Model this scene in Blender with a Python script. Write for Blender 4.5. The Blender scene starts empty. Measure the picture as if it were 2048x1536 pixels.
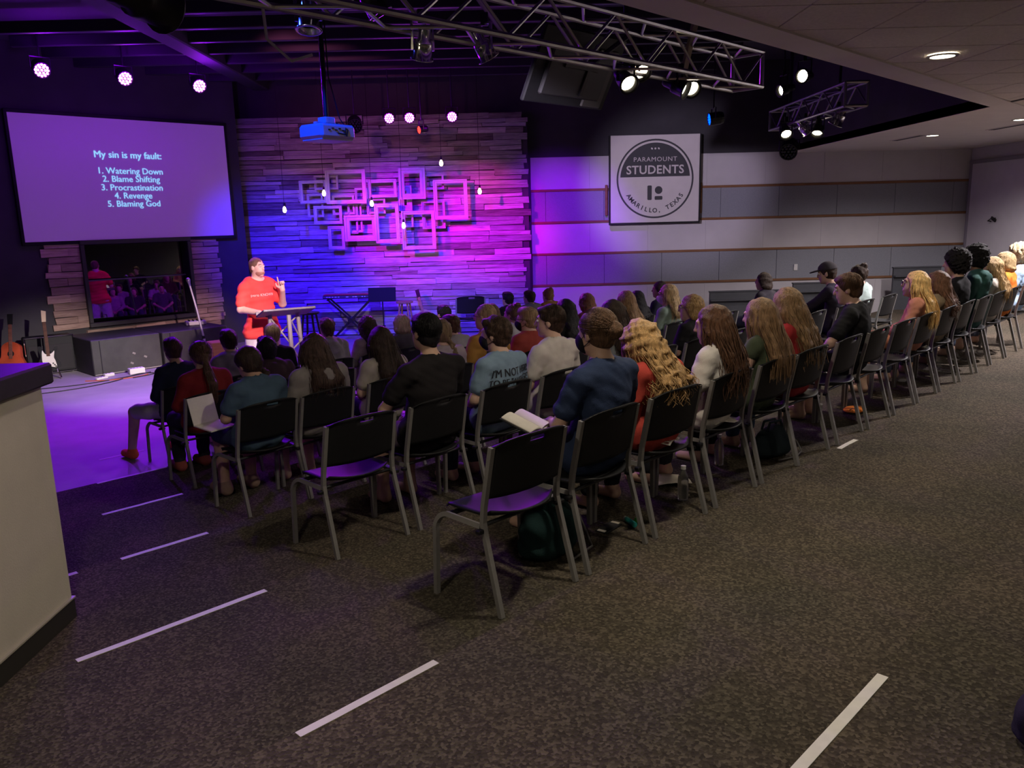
import bpy, math, random
import numpy as np
from mathutils import Vector, Matrix, Euler
from mathutils.bvhtree import BVHTree

# ---------------------------------------------------------------- camera, world, exposure
SC = bpy.context.scene
COL = SC.collection
SC.view_settings.view_transform = 'Standard'
SC.view_settings.look = 'None'
SC.view_settings.gamma = 1.0
SC.view_settings.exposure = 0.0
SC.view_settings.use_curve_mapping = False
try:
    SC.cycles.use_denoising = True
    SC.cycles.sample_clamp_indirect = 4.0
    SC.cycles.sample_clamp_direct = 0.0
    SC.cycles.max_bounces = 6
except Exception:
    pass
CAMZ = 1.45
RISE = .1523
R2 = math.sqrt(2.0)

def make_camera():
    p, r, y = math.radians(11.67), math.radians(-1.47), math.radians(.55)
    F = Vector((math.sin(y)*math.cos(p), math.cos(y)*math.cos(p), -math.sin(p)))
    Rv = Vector((math.cos(y), -math.sin(y), 0))
    U = Rv.cross(F)
    R_ = math.cos(r)*Rv + math.sin(r)*U
    U_ = math.cos(r)*U - math.sin(r)*Rv
    cd = bpy.data.cameras.new('camera')
    cd.sensor_width = 36.0
    cd.lens = 1610.0/2048.0*36.0
    cd.clip_end = 200
    c = bpy.data.objects.new('camera', cd)
    COL.objects.link(c)
    m = Matrix((R_, U_, -F)).transposed().to_4x4()
    m.translation = (0, 0, CAMZ)
    c.matrix_world = m
    SC.camera = c
make_camera()
w = bpy.data.worlds.new('world')
SC.world = w
w.use_nodes = True
w.node_tree.nodes['Background'].inputs[0].default_value = (.9, .8, .7, 1)
w.node_tree.nodes['Background'].inputs[1].default_value = .014

def AB(a, b, z=0.0):
    """room coordinates: a runs along the seat rows, b towards the stage"""
    return Vector(((a-b)/R2, (a+b)/R2, z))

def lamp_spot(loc, target, color, power, size=60, blend=.5, radius=.08, name='lamp_light', parent=None):
    ld = bpy.data.lights.new(name, 'SPOT')
    ld.energy = power
    ld.color = color
    ld.spot_size = math.radians(size)
    ld.spot_blend = blend
    ld.shadow_soft_size = radius
    o = bpy.data.objects.new(name, ld)
    COL.objects.link(o)
    loc = Vector(loc)
    o.location = loc
    o.rotation_euler = (Vector(target)-loc).to_track_quat('-Z', 'Y').to_euler()
    return o

def lamp_point(loc, color, power, radius=.03):
    ld = bpy.data.lights.new('point_light', 'POINT')
    ld.energy = power
    ld.color = color
    ld.shadow_soft_size = radius
    o = bpy.data.objects.new('point_light', ld)
    COL.objects.link(o)
    o.location = loc
    return o

FLOOR = -6*RISE
BLUE = (.03, .05, 1.0)
VIOLET = (.36, .02, 1.0)
MAGENTA = (1.0, .03, .75)
WARM = (1.0, .84, .62)
NEUTRAL = (1.0, .9, .78)
# stage wash fixtures (LED heads on the grid above the stage)
lamp_spot((-5.0, 11.6, 3.9), (-4.3, 16.9, .6), (.015, .0, 1.0), 4200, 36, 1.0)
lamp_spot((-5.2, 12.2, 3.3), (-2.0, 16.9, 1.25), (.95, .0, 1.0), 2700, 28, 1.0)
lamp_spot((-3.0, 11.6, 3.3), (-.35, 16.9, 1.35), (1.0, .0, .75), 3000, 25, 1.0)
lamp_spot((-1.6, 11.5, 3.9), (-2.0, 16.9, -.3), (.03, .0, 1.0), 4600, 56, 1.0)
lamp_spot((.9, 12.4, 3.9), (1.25, 17, 1.1), (.26, .0, 1.0), 1900, 40, 1.0)
lamp_spot((-3.4, 11.2, 3.9), (-2.6, 17, 2.8), (.9, .2, .5), 200, 50, .9)
# LED heads in front of the screen wall, aimed down over the floor and the aisle
for a_ in (4.26, 5.46, 6.68):
    p_ = AB(a_-.02, 13.60, 3.76)
    lamp_spot(p_, AB(a_-1.7, 7.6, FLOOR), (.22, .0, 1.0), 620, 84, .8)
    lamp_spot(p_, AB(a_-.5, 12.2, FLOOR), (.3, .05, 1.0), 480, 66, 1.0)
    lamp_point(p_+AB(0, -.12, 0), (.28, .0, 1.0), 27, .1)  # added violet fill for ceiling and wall, in place of lens spill
for x_ in (-1.98, -1.61, -.83):
    lamp_spot((x_, 15.35, 3.26), (x_+1.2, 8.5, -.6), (.5, .03, 1.0), 420, 70, .8)
    lamp_point((x_, 15.3, 3.26), (.5, .0, 1.0), 8, .08)  # added violet fill at each head, in place of lens spill
# added front light on the speaker and the stage, spots without fixtures
lamp_spot(AB(3.6, 4.0, 2.55), AB(5.35, 10.1, .35), (1.0, .66, .74), 2900, 18, .8)
lamp_spot(AB(5.6, 4.4, 3.4), AB(5.35, 10.0, .1), (1.0, .72, .85), 600, 24, .8)
lamp_spot(AB(4.2, 4.0, 2.6), AB(4.3, 13.3, -.9), (1.0, .86, .84), 5000, 20, .9)
lamp_spot(AB(3.0, 4.2, 2.6), (-1.6, 15.9, -.7), (1.0, .86, .88), 1000, 24, 1.0)  # added white light on lower wall and floor, for stage floor bounce
lamp_spot(AB(7.5, 9.6, 3.8), AB(5.3, 10.1, .7), (1.0, .0, .8), 260, 30, .6)  # added magenta spot on the speaker, no fixture there

# ---------------------------------------------------------------- helpers
RNG = random.Random(7)

def mesh_from(name, V, F):
    V = np.asarray(V, np.float32).reshape(-1, 3)
    me = bpy.data.meshes.new(name)
    if isinstance(F, np.ndarray):
        n, k = F.shape
        me.vertices.add(len(V)); me.vertices.foreach_set('co', V.ravel())
        me.loops.add(n*k); me.loops.foreach_set('vertex_index', F.astype(np.int32).ravel())
        me.polygons.add(n)
        me.polygons.foreach_set('loop_start', np.arange(0, n*k, k, dtype=np.int32))
        me.polygons.foreach_set('loop_total', np.full(n, k, np.int32))
        me.update(calc_edges=True)
        me.validate()
    else:
        me.from_pydata([tuple(map(float, v)) for v in V], [], F)
        me.update()
    return me

def link(name, me, mat=None, parent=None, smooth=False, loc=None, rot=None):
    o = bpy.data.objects.new(name, me)
    COL.objects.link(o)
    if mat is not None and me is not None and not me.materials:
        me.materials.append(mat)
    if smooth:
        me.polygons.foreach_set('use_smooth', np.ones(len(me.polygons), bool))
    if parent is not None:
        o.parent = parent
    if loc is not None:
        o.location = loc
    if rot is not None:
        o.rotation_euler = rot
    return o

def tag(o, label=None, cat=None, group=None, kind=None):
    if label: o['label'] = label
    if cat: o['category'] = cat
    if group: o['group'] = group
    if kind: o['kind'] = kind
    return o

def thing(name, label, cat, loc=(0, 0, 0), rotz=0, group=None):
    o = bpy.data.objects.new(name, None)
    o.empty_display_size = .1
    COL.objects.link(o)
    o.location = loc
    o.rotation_euler = (0, 0, rotz)
    return tag(o, label, cat, group)

class MB:
    """collects simple solids into one mesh"""
    def __init__(s): s.v = []; s.f = []
    def add(s, V, F):
        n = len(s.v); s.v += [Vector(v) for v in V]; s.f += [tuple(i+n for i in f) for f in F]; return s
    def box(s, c, d, rot=None, ch=0.0):
        c = Vector(c); x, y, z = d[0]/2, d[1]/2, d[2]/2
        R = rot.to_matrix() if isinstance(rot, Euler) else (rot or Matrix.Identity(3))
        if ch <= 0:
            V = [Vector((i*x, j*y, k*z)) for k in (-1, 1) for j in (-1, 1) for i in (-1, 1)]
            F = [(0, 2, 3, 1), (4, 5, 7, 6), (0, 1, 5, 4), (2, 6, 7, 3), (0, 4, 6, 2), (1, 3, 7, 5)]
        else:
            V = []; F = []
            def vid(i, j, k, ax):
                q = [i*(x-ch), j*(y-ch), k*(z-ch)]
                q[ax] = (i, j, k)[ax]*(x, y, z)[ax]
                return Vector(q)
            ids = {}
            for i in (-1, 1):
                for j in (-1, 1):
                    for k in (-1, 1):
                        for ax in range(3):
                            ids[(i, j, k, ax)] = len(V); V.append(vid(i, j, k, ax))
            for ax in range(3):
                u, w_ = (ax+1) % 3, (ax+2) % 3
                for sg in (-1, 1):
                    q = []
                    for (p1, p2) in ((-1, -1), (1, -1), (1, 1), (-1, 1)):
                        t = [0, 0, 0]; t[ax] = sg; t[u] = p1; t[w_] = p2
                        q.append(ids[(*t, ax)])
                    F.append(tuple(q if sg > 0 else q[::-1]))
            for ax in range(3):   # edges along ax
                u, w_ = (ax+1) % 3, (ax+2) % 3
                for p1 in (-1, 1):
                    for p2 in (-1, 1):
                        t0 = [0, 0, 0]; t1 = [0, 0, 0]
                        t0[ax] = -1; t1[ax] = 1
                        for t in (t0, t1): t[u] = p1; t[w_] = p2
                        q = [ids[(*t0, u)], ids[(*t1, u)], ids[(*t1, w_)], ids[(*t0, w_)]]
                        F.append(tuple(q if p1*p2 < 0 else q[::-1]))
            for i in (-1, 1):
                for j in (-1, 1):
                    for k in (-1, 1):
                        q = [ids[(i, j, k, a)] for a in range(3)]
                        F.append(tuple(q if i*j*k > 0 else q[::-1]))
        return s.add([c + R @ v for v in V], F)
    def tube(s, pts, r, n=8, caps=True, square=False):
        pts = [Vector(p) for p in pts]
        rs = r if isinstance(r, (list, tuple)) else [r]*len(pts)
        V = []; F = []
        t0 = (pts[1]-pts[0]).normalized()
        up = Vector((0, 0, 1)) if abs(t0.z) < .9 else Vector((1, 0, 0))
        nx = t0.cross(up).normalized()
        for i, p in enumerate(pts):
            if i == 0: t = t0
            elif i == len(pts)-1: t = (pts[i]-pts[i-1]).normalized()
            else: t = ((pts[i]-pts[i-1]).normalized()+(pts[i+1]-pts[i]).normalized()).normalized()
            nx = (nx - t*nx.dot(t)).normalized()
            ny = t.cross(nx)
            for k in range(n):
                a = 2*math.pi*(k+(.5 if square else 0))/n
                V.append(p + rs[i]*(math.cos(a)*nx + math.sin(a)*ny))
        for i in range(len(pts)-1):
            for k in range(n):
                a, b = i*n+k, i*n+(k+1) % n
                F.append((a, b, b+n, a+n))
        if caps:
            F.append(tuple(range(n-1, -1, -1)))
            F.append(tuple(len(V)-n+k for k in range(n)))
        return s.add(V, F)
    def lathe(s, prof, M=None, n=16, cap0=True, cap1=True):
        M = M or Matrix.Identity(4)
        V = []; F = []
        for (r, z) in prof:
            for k in range(n):
                a = 2*math.pi*k/n
                V.append(M @ Vector((r*math.cos(a), r*math.sin(a), z)))
        for i in range(len(prof)-1):
            for k in range(n):
                a, b = i*n+k, i*n+(k+1) % n
                F.append((a, b, b+n, a+n))
        if cap0: F.append(tuple(range(n-1, -1, -1)))
        if cap1: F.append(tuple(len(V)-n+k for k in range(n)))
        return s.add(V, F)
    def prism(s, poly, z0, z1, M=None):
        """extrude a CCW 2-D polygon"""
        M = M or Matrix.Identity(4)
        n = len(poly)
        V = [M @ Vector((x, y, z0)) for x, y in poly]+[M @ Vector((x, y, z1)) for x, y in poly]
        F = [tuple(range(n-1, -1, -1)), tuple(range(n, 2*n))]
        F += [(i, (i+1) % n, (i+1) % n+n, i+n) for i in range(n)]
        return s.add(V, F)
    def mesh(s, name='mesh'):
        return mesh_from(name, [tuple(v) for v in s.v], s.f)
    def build(s, name, mat, parent=None, smooth=False, loc=None, rot=None):
        return link(name, s.mesh(name), mat, parent, smooth, loc, rot)

def frame_z(loc, d, up=(0, 0, 1)):
    """matrix whose local -Z looks along d"""
    q = Vector(d).to_track_quat('-Z', 'Y')
    return Matrix.Translation(Vector(loc)) @ q.to_matrix().to_4x4()

def copy_thing(root, loc, rotz, label=None, group=None):
    c = root.copy(); COL.objects.link(c)
    c.location = loc; c.rotation_euler = (0, 0, rotz)
    if label: c['label'] = label
    if group: c['group'] = group
    for ch in list(root.children):
        k = ch.copy(); COL.objects.link(k); k.parent = c
        for g in list(ch.children):
            q = g.copy(); COL.objects.link(q); q.parent = k
    return c

def text_mesh(txt, size, align='CENTER', extrude=.002, bold=0.0, spacing=1.0):
    cu = bpy.data.curves.new('lettering', 'FONT')
    cu.body = txt; cu.size = size; cu.align_x = align; cu.align_y = 'CENTER'
    cu.extrude = extrude; cu.offset = bold; cu.space_character = spacing
    cu.resolution_u = 3
    o = bpy.data.objects.new('lettering', cu)
    COL.objects.link(o)
    dg = bpy.context.evaluated_depsgraph_get()
    me = bpy.data.meshes.new_from_object(o.evaluated_get(dg))
    bpy.data.objects.remove(o)
    me.materials.clear()
    return me

# ---------------------------------------------------------------- materials
MATS = {}
def mat(key, color, rough=.6, metal=0.0, spec=.5, noise=None, bump=None, emit=None, estr=0.0, var=0.0, coat=0.0, alpha=1.0, trans=0.0):
    """noise=(scale, amount, (sx,sy,sz)); bump=(scale, strength, (sx,sy,sz)); var: per-object value variation"""
    if key in MATS: return MATS[key]
    m = bpy.data.materials.new(key)
    m.use_nodes = True
    nt = m.node_tree
    b = nt.nodes['Principled BSDF']
    c = (*color, 1) if len(color) == 3 else color
    b.inputs['Base Color'].default_value = c
    b.inputs['Roughness'].default_value = rough
    b.inputs['Metallic'].default_value = metal
    b.inputs['Specular IOR Level'].default_value = spec
    b.inputs['Coat Weight'].default_value = coat
    if trans: b.inputs['Transmission Weight'].default_value = trans
    if alpha < 1: b.inputs['Alpha'].default_value = alpha
    if emit is not None:
        b.inputs['Emission Color'].default_value = (*emit, 1)
        b.inputs['Emission Strength'].default_value = estr
    def coords(scl):
        tc = nt.nodes.new('ShaderNodeTexCoord')
        mp = nt.nodes.new('ShaderNodeMapping')
        mp.inputs['Scale'].default_value = scl
        nt.links.new(tc.outputs['Object'], mp.inputs['Vector'])
        return mp.outputs['Vector']
    src = None
    if noise or var:
        val = None
        if noise:
            sc, amt, scl = noise
            nz = nt.nodes.new('ShaderNodeTexNoise')
            nz.inputs['Scale'].default_value = sc
            nz.inputs['Detail'].default_value = 4
            nt.links.new(coords(scl), nz.inputs['Vector'])
            mr = nt.nodes.new('ShaderNodeMapRange')
            mr.inputs['From Min'].default_value = .25; mr.inputs['From Max'].default_value = .75
            mr.inputs['To Min'].default_value = 1-amt; mr.inputs['To Max'].default_value = 1+amt
            nt.links.new(nz.outputs['Fac'], mr.inputs['Value'])
            val = mr.outputs['Result']
        if var:
            oi = nt.nodes.new('ShaderNodeObjectInfo')
            m2 = nt.nodes.new('ShaderNodeMapRange')
            m2.inputs['To Min'].default_value = 1-var; m2.inputs['To Max'].default_value = 1+var
            nt.links.new(oi.outputs['Random'], m2.inputs['Value'])
            if val is None: val = m2.outputs['Result']
            else:
                mm = nt.nodes.new('ShaderNodeMath'); mm.operation = 'MULTIPLY'
                nt.links.new(val, mm.inputs[0]); nt.links.new(m2.outputs['Result'], mm.inputs[1]); val = mm.outputs[0]
        vm = nt.nodes.new('ShaderNodeVectorMath'); vm.operation = 'SCALE'
        vm.inputs[0].default_value = c[:3]
        nt.links.new(val, vm.inputs['Scale'])
        nt.links.new(vm.outputs[0], b.inputs['Base Color'])
    if bump:
        sc, st, scl = bump
        nz = nt.nodes.new('ShaderNodeTexNoise')
        nz.inputs['Scale'].default_value = sc; nz.inputs['Detail'].default_value = 3
        nt.links.new(coords(scl), nz.inputs['Vector'])
        bp = nt.nodes.new('ShaderNodeBump')
        bp.inputs['Strength'].default_value = st
        bp.inputs['Distance'].default_value = .01
        nt.links.new(nz.outputs['Fac'], bp.inputs['Height'])
        nt.links.new(bp.outputs['Normal'], b.inputs['Normal'])
    MATS[key] = m
    return m

def cloth(color):
    k = 'cloth_%.3f_%.3f_%.3f' % tuple(color)
    return mat(k, color, rough=.9, spec=.15, noise=(9, .14, (1, 1, 1)), bump=(260, .25, (1, 1, 1)))
def hairmat(color):
    k = 'hair_%.3f_%.3f_%.3f' % tuple(color)
    return mat(k, tuple(min(1, c*1.25) for c in color), rough=.5, spec=.22, noise=(14, .6, (5, 5, .5)), bump=(40, .8, (5, 5, .35)))
def curlmat(color):
    k = 'curls_%.3f_%.3f_%.3f' % tuple(color)
    return mat(k, color, rough=.8, spec=.2, noise=(60, .6, (1, 1, 1)), bump=(75, 1.0, (1, 1, 1)))
def skinmat(color):
    k = 'skin_%.3f_%.3f_%.3f' % tuple(color)
    return mat(k, color, rough=.55, spec=.35, noise=(30, .06, (1, 1, 1)))

M_BLACKWALL = mat('black_wall_paint', (.042, .039, .045), rough=.85, noise=(2, .2, (1, 1, 1)))
M_BLACK = mat('black_plastic', (.012, .012, .013), rough=.52, spec=.2, noise=(20, .1, (1, 1, 1)), bump=(500, .06, (1, 1, 1)))
M_BLACKMETAL = mat('black_metal', (.015, .015, .017), rough=.35, metal=.3)
M_GREYMETAL = mat('powder_grey_metal', (.20, .19, .18), rough=.5, metal=.15, noise=(30, .08, (1, 1, 1)))
M_CHROME = mat('chrome', (.75, .74, .72), rough=.16, metal=1.0)
M_ALU = mat('brushed_aluminium', (.55, .54, .52), rough=.32, metal=1.0, noise=(12, .12, (1, 1, 1)))
M_TAPE = mat('white_tape', (.72, .69, .62), rough=.6, noise=(25, .06, (1, 1, 1)))
M_WHITE = mat('white_paint', (.68, .66, .63), rough=.5, noise=(6, .05, (1, 1, 1)))
M_PAPER = mat('paper', (.75, .70, .62), rough=.8, noise=(40, .04, (1, 1, 1)))

def carpet():
    m = bpy.data.materials.new('tufted_carpet'); m.use_nodes = True
    nt = m.node_tree; b = nt.nodes['Principled BSDF']
    b.inputs['Roughness'].default_value = .95; b.inputs['Specular IOR Level'].default_value = .1
    tc = nt.nodes.new('ShaderNodeTexCoord')
    mp = nt.nodes.new('ShaderNodeMapping'); mp.inputs['Rotation'].default_value = (0, 0, math.radians(22))
    nt.links.new(tc.outputs['Object'], mp.inputs['Vector'])
    v = nt.nodes.new('ShaderNodeTexVoronoi'); v.inputs['Scale'].default_value = 95
    nt.links.new(mp.outputs[0], v.inputs['Vector'])
    big = nt.nodes.new('ShaderNodeTexNoise'); big.inputs['Scale'].default_value = 1.6; big.inputs['Detail'].default_value = 3
    nt.links.new(tc.outputs['Object'], big.inputs['Vector'])
    rp = nt.nodes.new('ShaderNodeValToRGB')
    rp.color_ramp.elements[0].position = 0; rp.color_ramp.elements[0].color = (.044, .036, .028, 1)
    rp.color_ramp.elements[1].position = 1; rp.color_ramp.elements[1].color = (.135, .114, .084, 1)
    e = rp.color_ramp.elements.new(.55); e.color = (.075, .062, .046, 1)
    wn = nt.nodes.new('ShaderNodeTexWhiteNoise')
    nt.links.new(v.outputs['Position'], wn.inputs['Vector'])
    nt.links.new(wn.outputs['Value'], rp.inputs['Fac'])
    mx = nt.nodes.new('ShaderNodeMix'); mx.data_type = 'RGBA'; mx.blend_type = 'MULTIPLY'
    mx.inputs['Factor'].default_value = .6
    r2 = nt.nodes.new('ShaderNodeValToRGB')
    r2.color_ramp.elements[0].position = .35; r2.color_ramp.elements[0].color = (.62, .66, .62, 1)
    r2.color_ramp.elements[1].position = .65; r2.color_ramp.elements[1].color = (1.0, .93, .9, 1)
    nt.links.new(big.outputs['Fac'], r2.inputs['Fac'])
    nt.links.new(rp.outputs['Color'], mx.inputs['A']); nt.links.new(r2.outputs['Color'], mx.inputs['B'])
    nt.links.new(mx.outputs['Result'], b.inputs['Base Color'])
    bp = nt.nodes.new('ShaderNodeBump'); bp.inputs['Strength'].default_value = .5; bp.inputs['Distance'].default_value = .006
    nt.links.new(v.outputs['Distance'], bp.inputs['Height'])
    nt.links.new(bp.outputs['Normal'], b.inputs['Normal'])
    return m
M_CARPET = carpet()

def wood(key, c1, c2, var=.35):
    m = bpy.data.materials.new(key); m.use_nodes = True
    nt = m.node_tree; b = nt.nodes['Principled BSDF']
    b.inputs['Roughness'].default_value = .75; b.inputs['Specular IOR Level'].default_value = .25
    tc = nt.nodes.new('ShaderNodeTexCoord'); oi = nt.nodes.new('ShaderNodeObjectInfo')
    ad = nt.nodes.new('ShaderNodeVectorMath'); ad.operation = 'ADD'
    sc = nt.nodes.new('ShaderNodeVectorMath'); sc.operation = 'SCALE'; sc.inputs[0].default_value = (37, 11, 53)
    nt.links.new(oi.outputs['Random'], sc.inputs['Scale'])
    nt.links.new(tc.outputs['Object'], ad.inputs[0]); nt.links.new(sc.outputs[0], ad.inputs[1])
    mp = nt.nodes.new('ShaderNodeMapping'); mp.inputs['Scale'].default_value = (1.2, 6, 14)
    nt.links.new(ad.outputs[0], mp.inputs['Vector'])
    n1 = nt.nodes.new('ShaderNodeTexNoise'); n1.inputs['Scale'].default_value = 2.2; n1.inputs['Detail'].default_value = 7; n1.inputs['Roughness'].default_value = .65
    n1.inputs['Distortion'].default_value = .6
    nt.links.new(mp.outputs[0], n1.inputs['Vector'])
    rp = nt.nodes.new('ShaderNodeValToRGB')
    rp.color_ramp.elements[0].position = .3; rp.color_ramp.elements[0].color = (*c1, 1)
    rp.color_ramp.elements[1].position = .7; rp.color_ramp.elements[1].color = (*c2, 1)
    nt.links.new(n1.outputs['Fac'], rp.inputs['Fac'])
    mr = nt.nodes.new('ShaderNodeMapRange'); mr.inputs['To Min'].default_value = 1-var; mr.inputs['To Max'].default_value = 1+var
    nt.links.new(oi.outputs['Random'], mr.inputs['Value'])
    vm = nt.nodes.new('ShaderNodeVectorMath'); vm.operation = 'SCALE'
    nt.links.new(rp.outputs['Color'], vm.inputs[0]); nt.links.new(mr.outputs['Result'], vm.inputs['Scale'])
    nt.links.new(vm.outputs[0], b.inputs['Base Color'])
    bp = nt.nodes.new('ShaderNodeBump'); bp.inputs['Strength'].default_value = .5; bp.inputs['Distance'].default_value = .01
    nt.links.new(n1.outputs['Fac'], bp.inputs['Height']); nt.links.new(bp.outputs['Normal'], b.inputs['Normal'])
    return m
M_PLANK = [wood('weathered_plank', (.19, .165, .16), (.47, .43, .42)), wood('grey_plank', (.14, .13, .135), (.38, .365, .37)), wood('dark_plank', (.07, .055, .055), (.24, .205, .20))]
M_WARMPLANK = wood('warm_plank', (.26, .165, .125), (.52, .37, .29), .3)
M_TRIM = wood('oak_trim', (.16, .075, .035), (.26, .13, .065), .08)
M_STOOLWOOD = wood('stool_wood', (.28, .14, .06), (.45, .25, .12), .05)

# ---------------------------------------------------------------- implicit surfaces for bodies, cloth and hair
CORN = np.array([(i, j, k) for i in (0, 1) for j in (0, 1) for k in (0, 1)])
EDGES = [(a, b) for a in range(8) for b in range(a+1, 8) if np.abs(CORN[a]-CORN[b]).sum() == 1]

def surf_net(f, org, h):
    ins = f < 0
    n = f.shape
    s = np.zeros((n[0]-1, n[1]-1, n[2]-1), np.int8)
    for i, j, k in CORN:
        s += ins[i:n[0]-1+i, j:n[1]-1+j, k:n[2]-1+k]
    act = (s > 0) & (s < 8)
    idx = np.argwhere(act)
    vid = np.full(act.shape, -1, np.int32)
    vid[act] = np.arange(len(idx))
    vals = np.stack([f[idx[:, 0]+c[0], idx[:, 1]+c[1], idx[:, 2]+c[2]] for c in CORN], 1)
    pos = np.zeros((len(idx), 3)); cnt = np.zeros(len(idx))
    for a, b in EDGES:
        fa, fb = vals[:, a], vals[:, b]
        cr = (fa < 0) != (fb < 0)
        t = np.where(cr, fa/np.where(cr, fa-fb, 1), 0)
        p = CORN[a] + t[:, None]*(CORN[b]-CORN[a])
        pos[cr] += p[cr]; cnt[cr] += 1
    V = org + h*(idx + pos/cnt[:, None])
    Q = []
    for ax in range(3):
        u, w_ = (ax+1) % 3, (ax+2) % 3
        sl0 = [slice(None)]*3; sl1 = [slice(None)]*3
        sl0[ax] = slice(0, n[ax]-1); sl1[ax] = slice(1, n[ax])
        a0, a1 = ins[tuple(sl0)], ins[tuple(sl1)]
        e = np.argwhere(a0 != a1)
        e = e[(e[:, u] > 0) & (e[:, w_] > 0) & (e[:, u] < n[u]-1) & (e[:, w_] < n[w_]-1)]
        if not len(e): continue
        flip = a0[e[:, 0], e[:, 1], e[:, 2]]
        def cell(du, dw):
            q = e.copy(); q[:, u] += du; q[:, w_] += dw
            return vid[q[:, 0], q[:, 1], q[:, 2]]
        q = np.stack([cell(-1, -1), cell(0, -1), cell(0, 0), cell(-1, 0)], 1)
        q[~flip] = q[~flip][:, ::-1]
        Q.append(q)
    Q = np.concatenate(Q)
    Q = Q[(Q >= 0).all(1)]
    return V, Q

def cap(p, q, r1, r2=None, k=.03):
    return ('c', np.array(p, float), np.array(q, float), r1, r1 if r2 is None else r2, k)
def ell(c, r, R=None, k=.03):
    return ('e', np.array(c, float), np.array(r, float), R, k)
def sub(prim):
    return ('-', prim)

def sdf_mesh(prims, h, cuts=(), disp=None):
    lo = np.array([9e9]*3); hi = -lo
    boxes = []
    for p in prims:
        q = p[1] if p[0] == '-' else p
        if q[0] == 'c':
            r = max(q[3], q[4]); b0 = np.minimum(q[1], q[2])-r; b1 = np.maximum(q[1], q[2])+r
        else:
            e = np.abs(q[3]) @ q[2] if q[3] is not None else q[2]
            b0 = q[1]-e; b1 = q[1]+e
        boxes.append((b0, b1))
        if p[0] != '-':
            lo = np.minimum(lo, b0); hi = np.maximum(hi, b1)
    lo = lo-4*h-.01; hi = hi+4*h+.01
    n = np.ceil((hi-lo)/h).astype(int)+1
    f = np.full(n, 1.0, np.float32)
    ax = [(lo[i]+h*np.arange(n[i])).astype(np.float32) for i in range(3)]
    for p, (b0, b1) in zip(prims, boxes):
        neg = p[0] == '-'
        q = p[1] if neg else p
        k = q[-1]
        m = k+2.5*h+.01
        i0 = np.clip(np.floor((b0-m-lo)/h).astype(int), 0, n-1); i1 = np.clip(np.ceil((b1+m-lo)/h).astype(int)+1, 1, n)
        sl = tuple(slice(i0[t], i1[t]) for t in range(3))
        X, Y, Z = (ax[0][sl[0]][:, None, None], ax[1][sl[1]][None, :, None], ax[2][sl[2]][None, None, :])
        if q[0] == 'c':
            A, B = q[1], q[2]; d = B-A; L = max(float(d @ d), 1e-9)
            t = np.clip(((X-A[0])*d[0]+(Y-A[1])*d[1]+(Z-A[2])*d[2])/L, 0, 1)
            g = np.sqrt((X-A[0]-t*d[0])**2+(Y-A[1]-t*d[1])**2+(Z-A[2]-t*d[2])**2)-(q[3]+t*(q[4]-q[3]))
        else:
            c, r, R = q[1], q[2], q[3]
            x, y, z = X-c[0], Y-c[1], Z-c[2]
            if R is not None:
                x, y, z = (R[0][0]*x+R[1][0]*y+R[2][0]*z, R[0][1]*x+R[1][1]*y+R[2][1]*z, R[0][2]*x+R[1][2]*y+R[2][2]*z)
            k0 = np.sqrt((x/r[0])**2+(y/r[1])**2+(z/r[2])**2)
            k1 = np.sqrt((x/r[0]**2)**2+(y/r[1]**2)**2+(z/r[2]**2)**2)+1e-6
            g = k0*(k0-1)/k1
        old = f[sl]
        if neg:
            g = -g
            hh = np.maximum(k-np.abs(old-g), 0)/max(k, 1e-6)
            f[sl] = np.maximum(old, g)+hh*hh*k*.25
        else:
            hh = np.maximum(k-np.abs(old-g), 0)/max(k, 1e-6)
            f[sl] = np.minimum(old, g)-hh*hh*k*.25
    X, Y, Z = ax[0][:, None, None], ax[1][None, :, None], ax[2][None, None, :]
    if disp is not None: f += disp(X, Y, Z)
    for c in cuts: f = np.maximum(f, c(X, Y, Z).astype(np.float32))
    f[0] = f[-1] = 1; f[:, 0] = f[:, -1] = 1; f[:, :, 0] = f[:, :, -1] = 1
    return surf_net(f, lo, h)

def wrinkle(amp, freq, seed):
    rg = np.random.RandomState(seed)
    ks = rg.normal(size=(5, 3))*freq; ph = rg.rand(5)*6.28
    ks[:, 2] *= 1.6
    def d(X, Y, Z):
        s = 0
        for (a, b, c), p in zip(ks, ph): s = s+np.sin(a*X+b*Y+c*Z+p+.7*np.sin(freq*.5*(Z+X)))
        return (amp*s/2.2).astype(np.float32)
    return d

def wrinkle2(seed):
    a, b = wrinkle(.0036, 24, seed), wrinkle(.0022, 62, seed+9)
    return lambda X, Y, Z: a(X, Y, Z)+b(X, Y, Z)

def strand_mesh(lines, r, n=3):
    """many thin tapering locks -> verts, quads"""
    V = []; Q = []
    off = 0
    for ln in lines:
        ln = np.asarray(ln); m = len(ln)
        t = np.gradient(ln, axis=0); t /= np.linalg.norm(t, axis=1)[:, None]+1e-9
        ref = np.array([.3, .9, .2])
        nx = np.cross(t, ref); nx /= np.linalg.norm(nx, axis=1)[:, None]+1e-9
        ny = np.cross(t, nx)
        rr = r*np.linspace(1, .35, m)[:, None]
        ring = np.stack([ln+rr*(math.cos(6.2832*i/n)*nx+math.sin(6.2832*i/n)*ny) for i in range(n)], 1)
        V.append(ring.reshape(-1, 3))
        ii = np.arange(m-1)[:, None]*n; kk = np.arange(n)[None]
        q = np.stack([ii+kk, ii+(kk+1) % n, ii+n+(kk+1) % n, ii+n+kk], -1).reshape(-1, 4)+off
        Q.append(q); off += m*n
    return np.concatenate(V), np.concatenate(Q)

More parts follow.
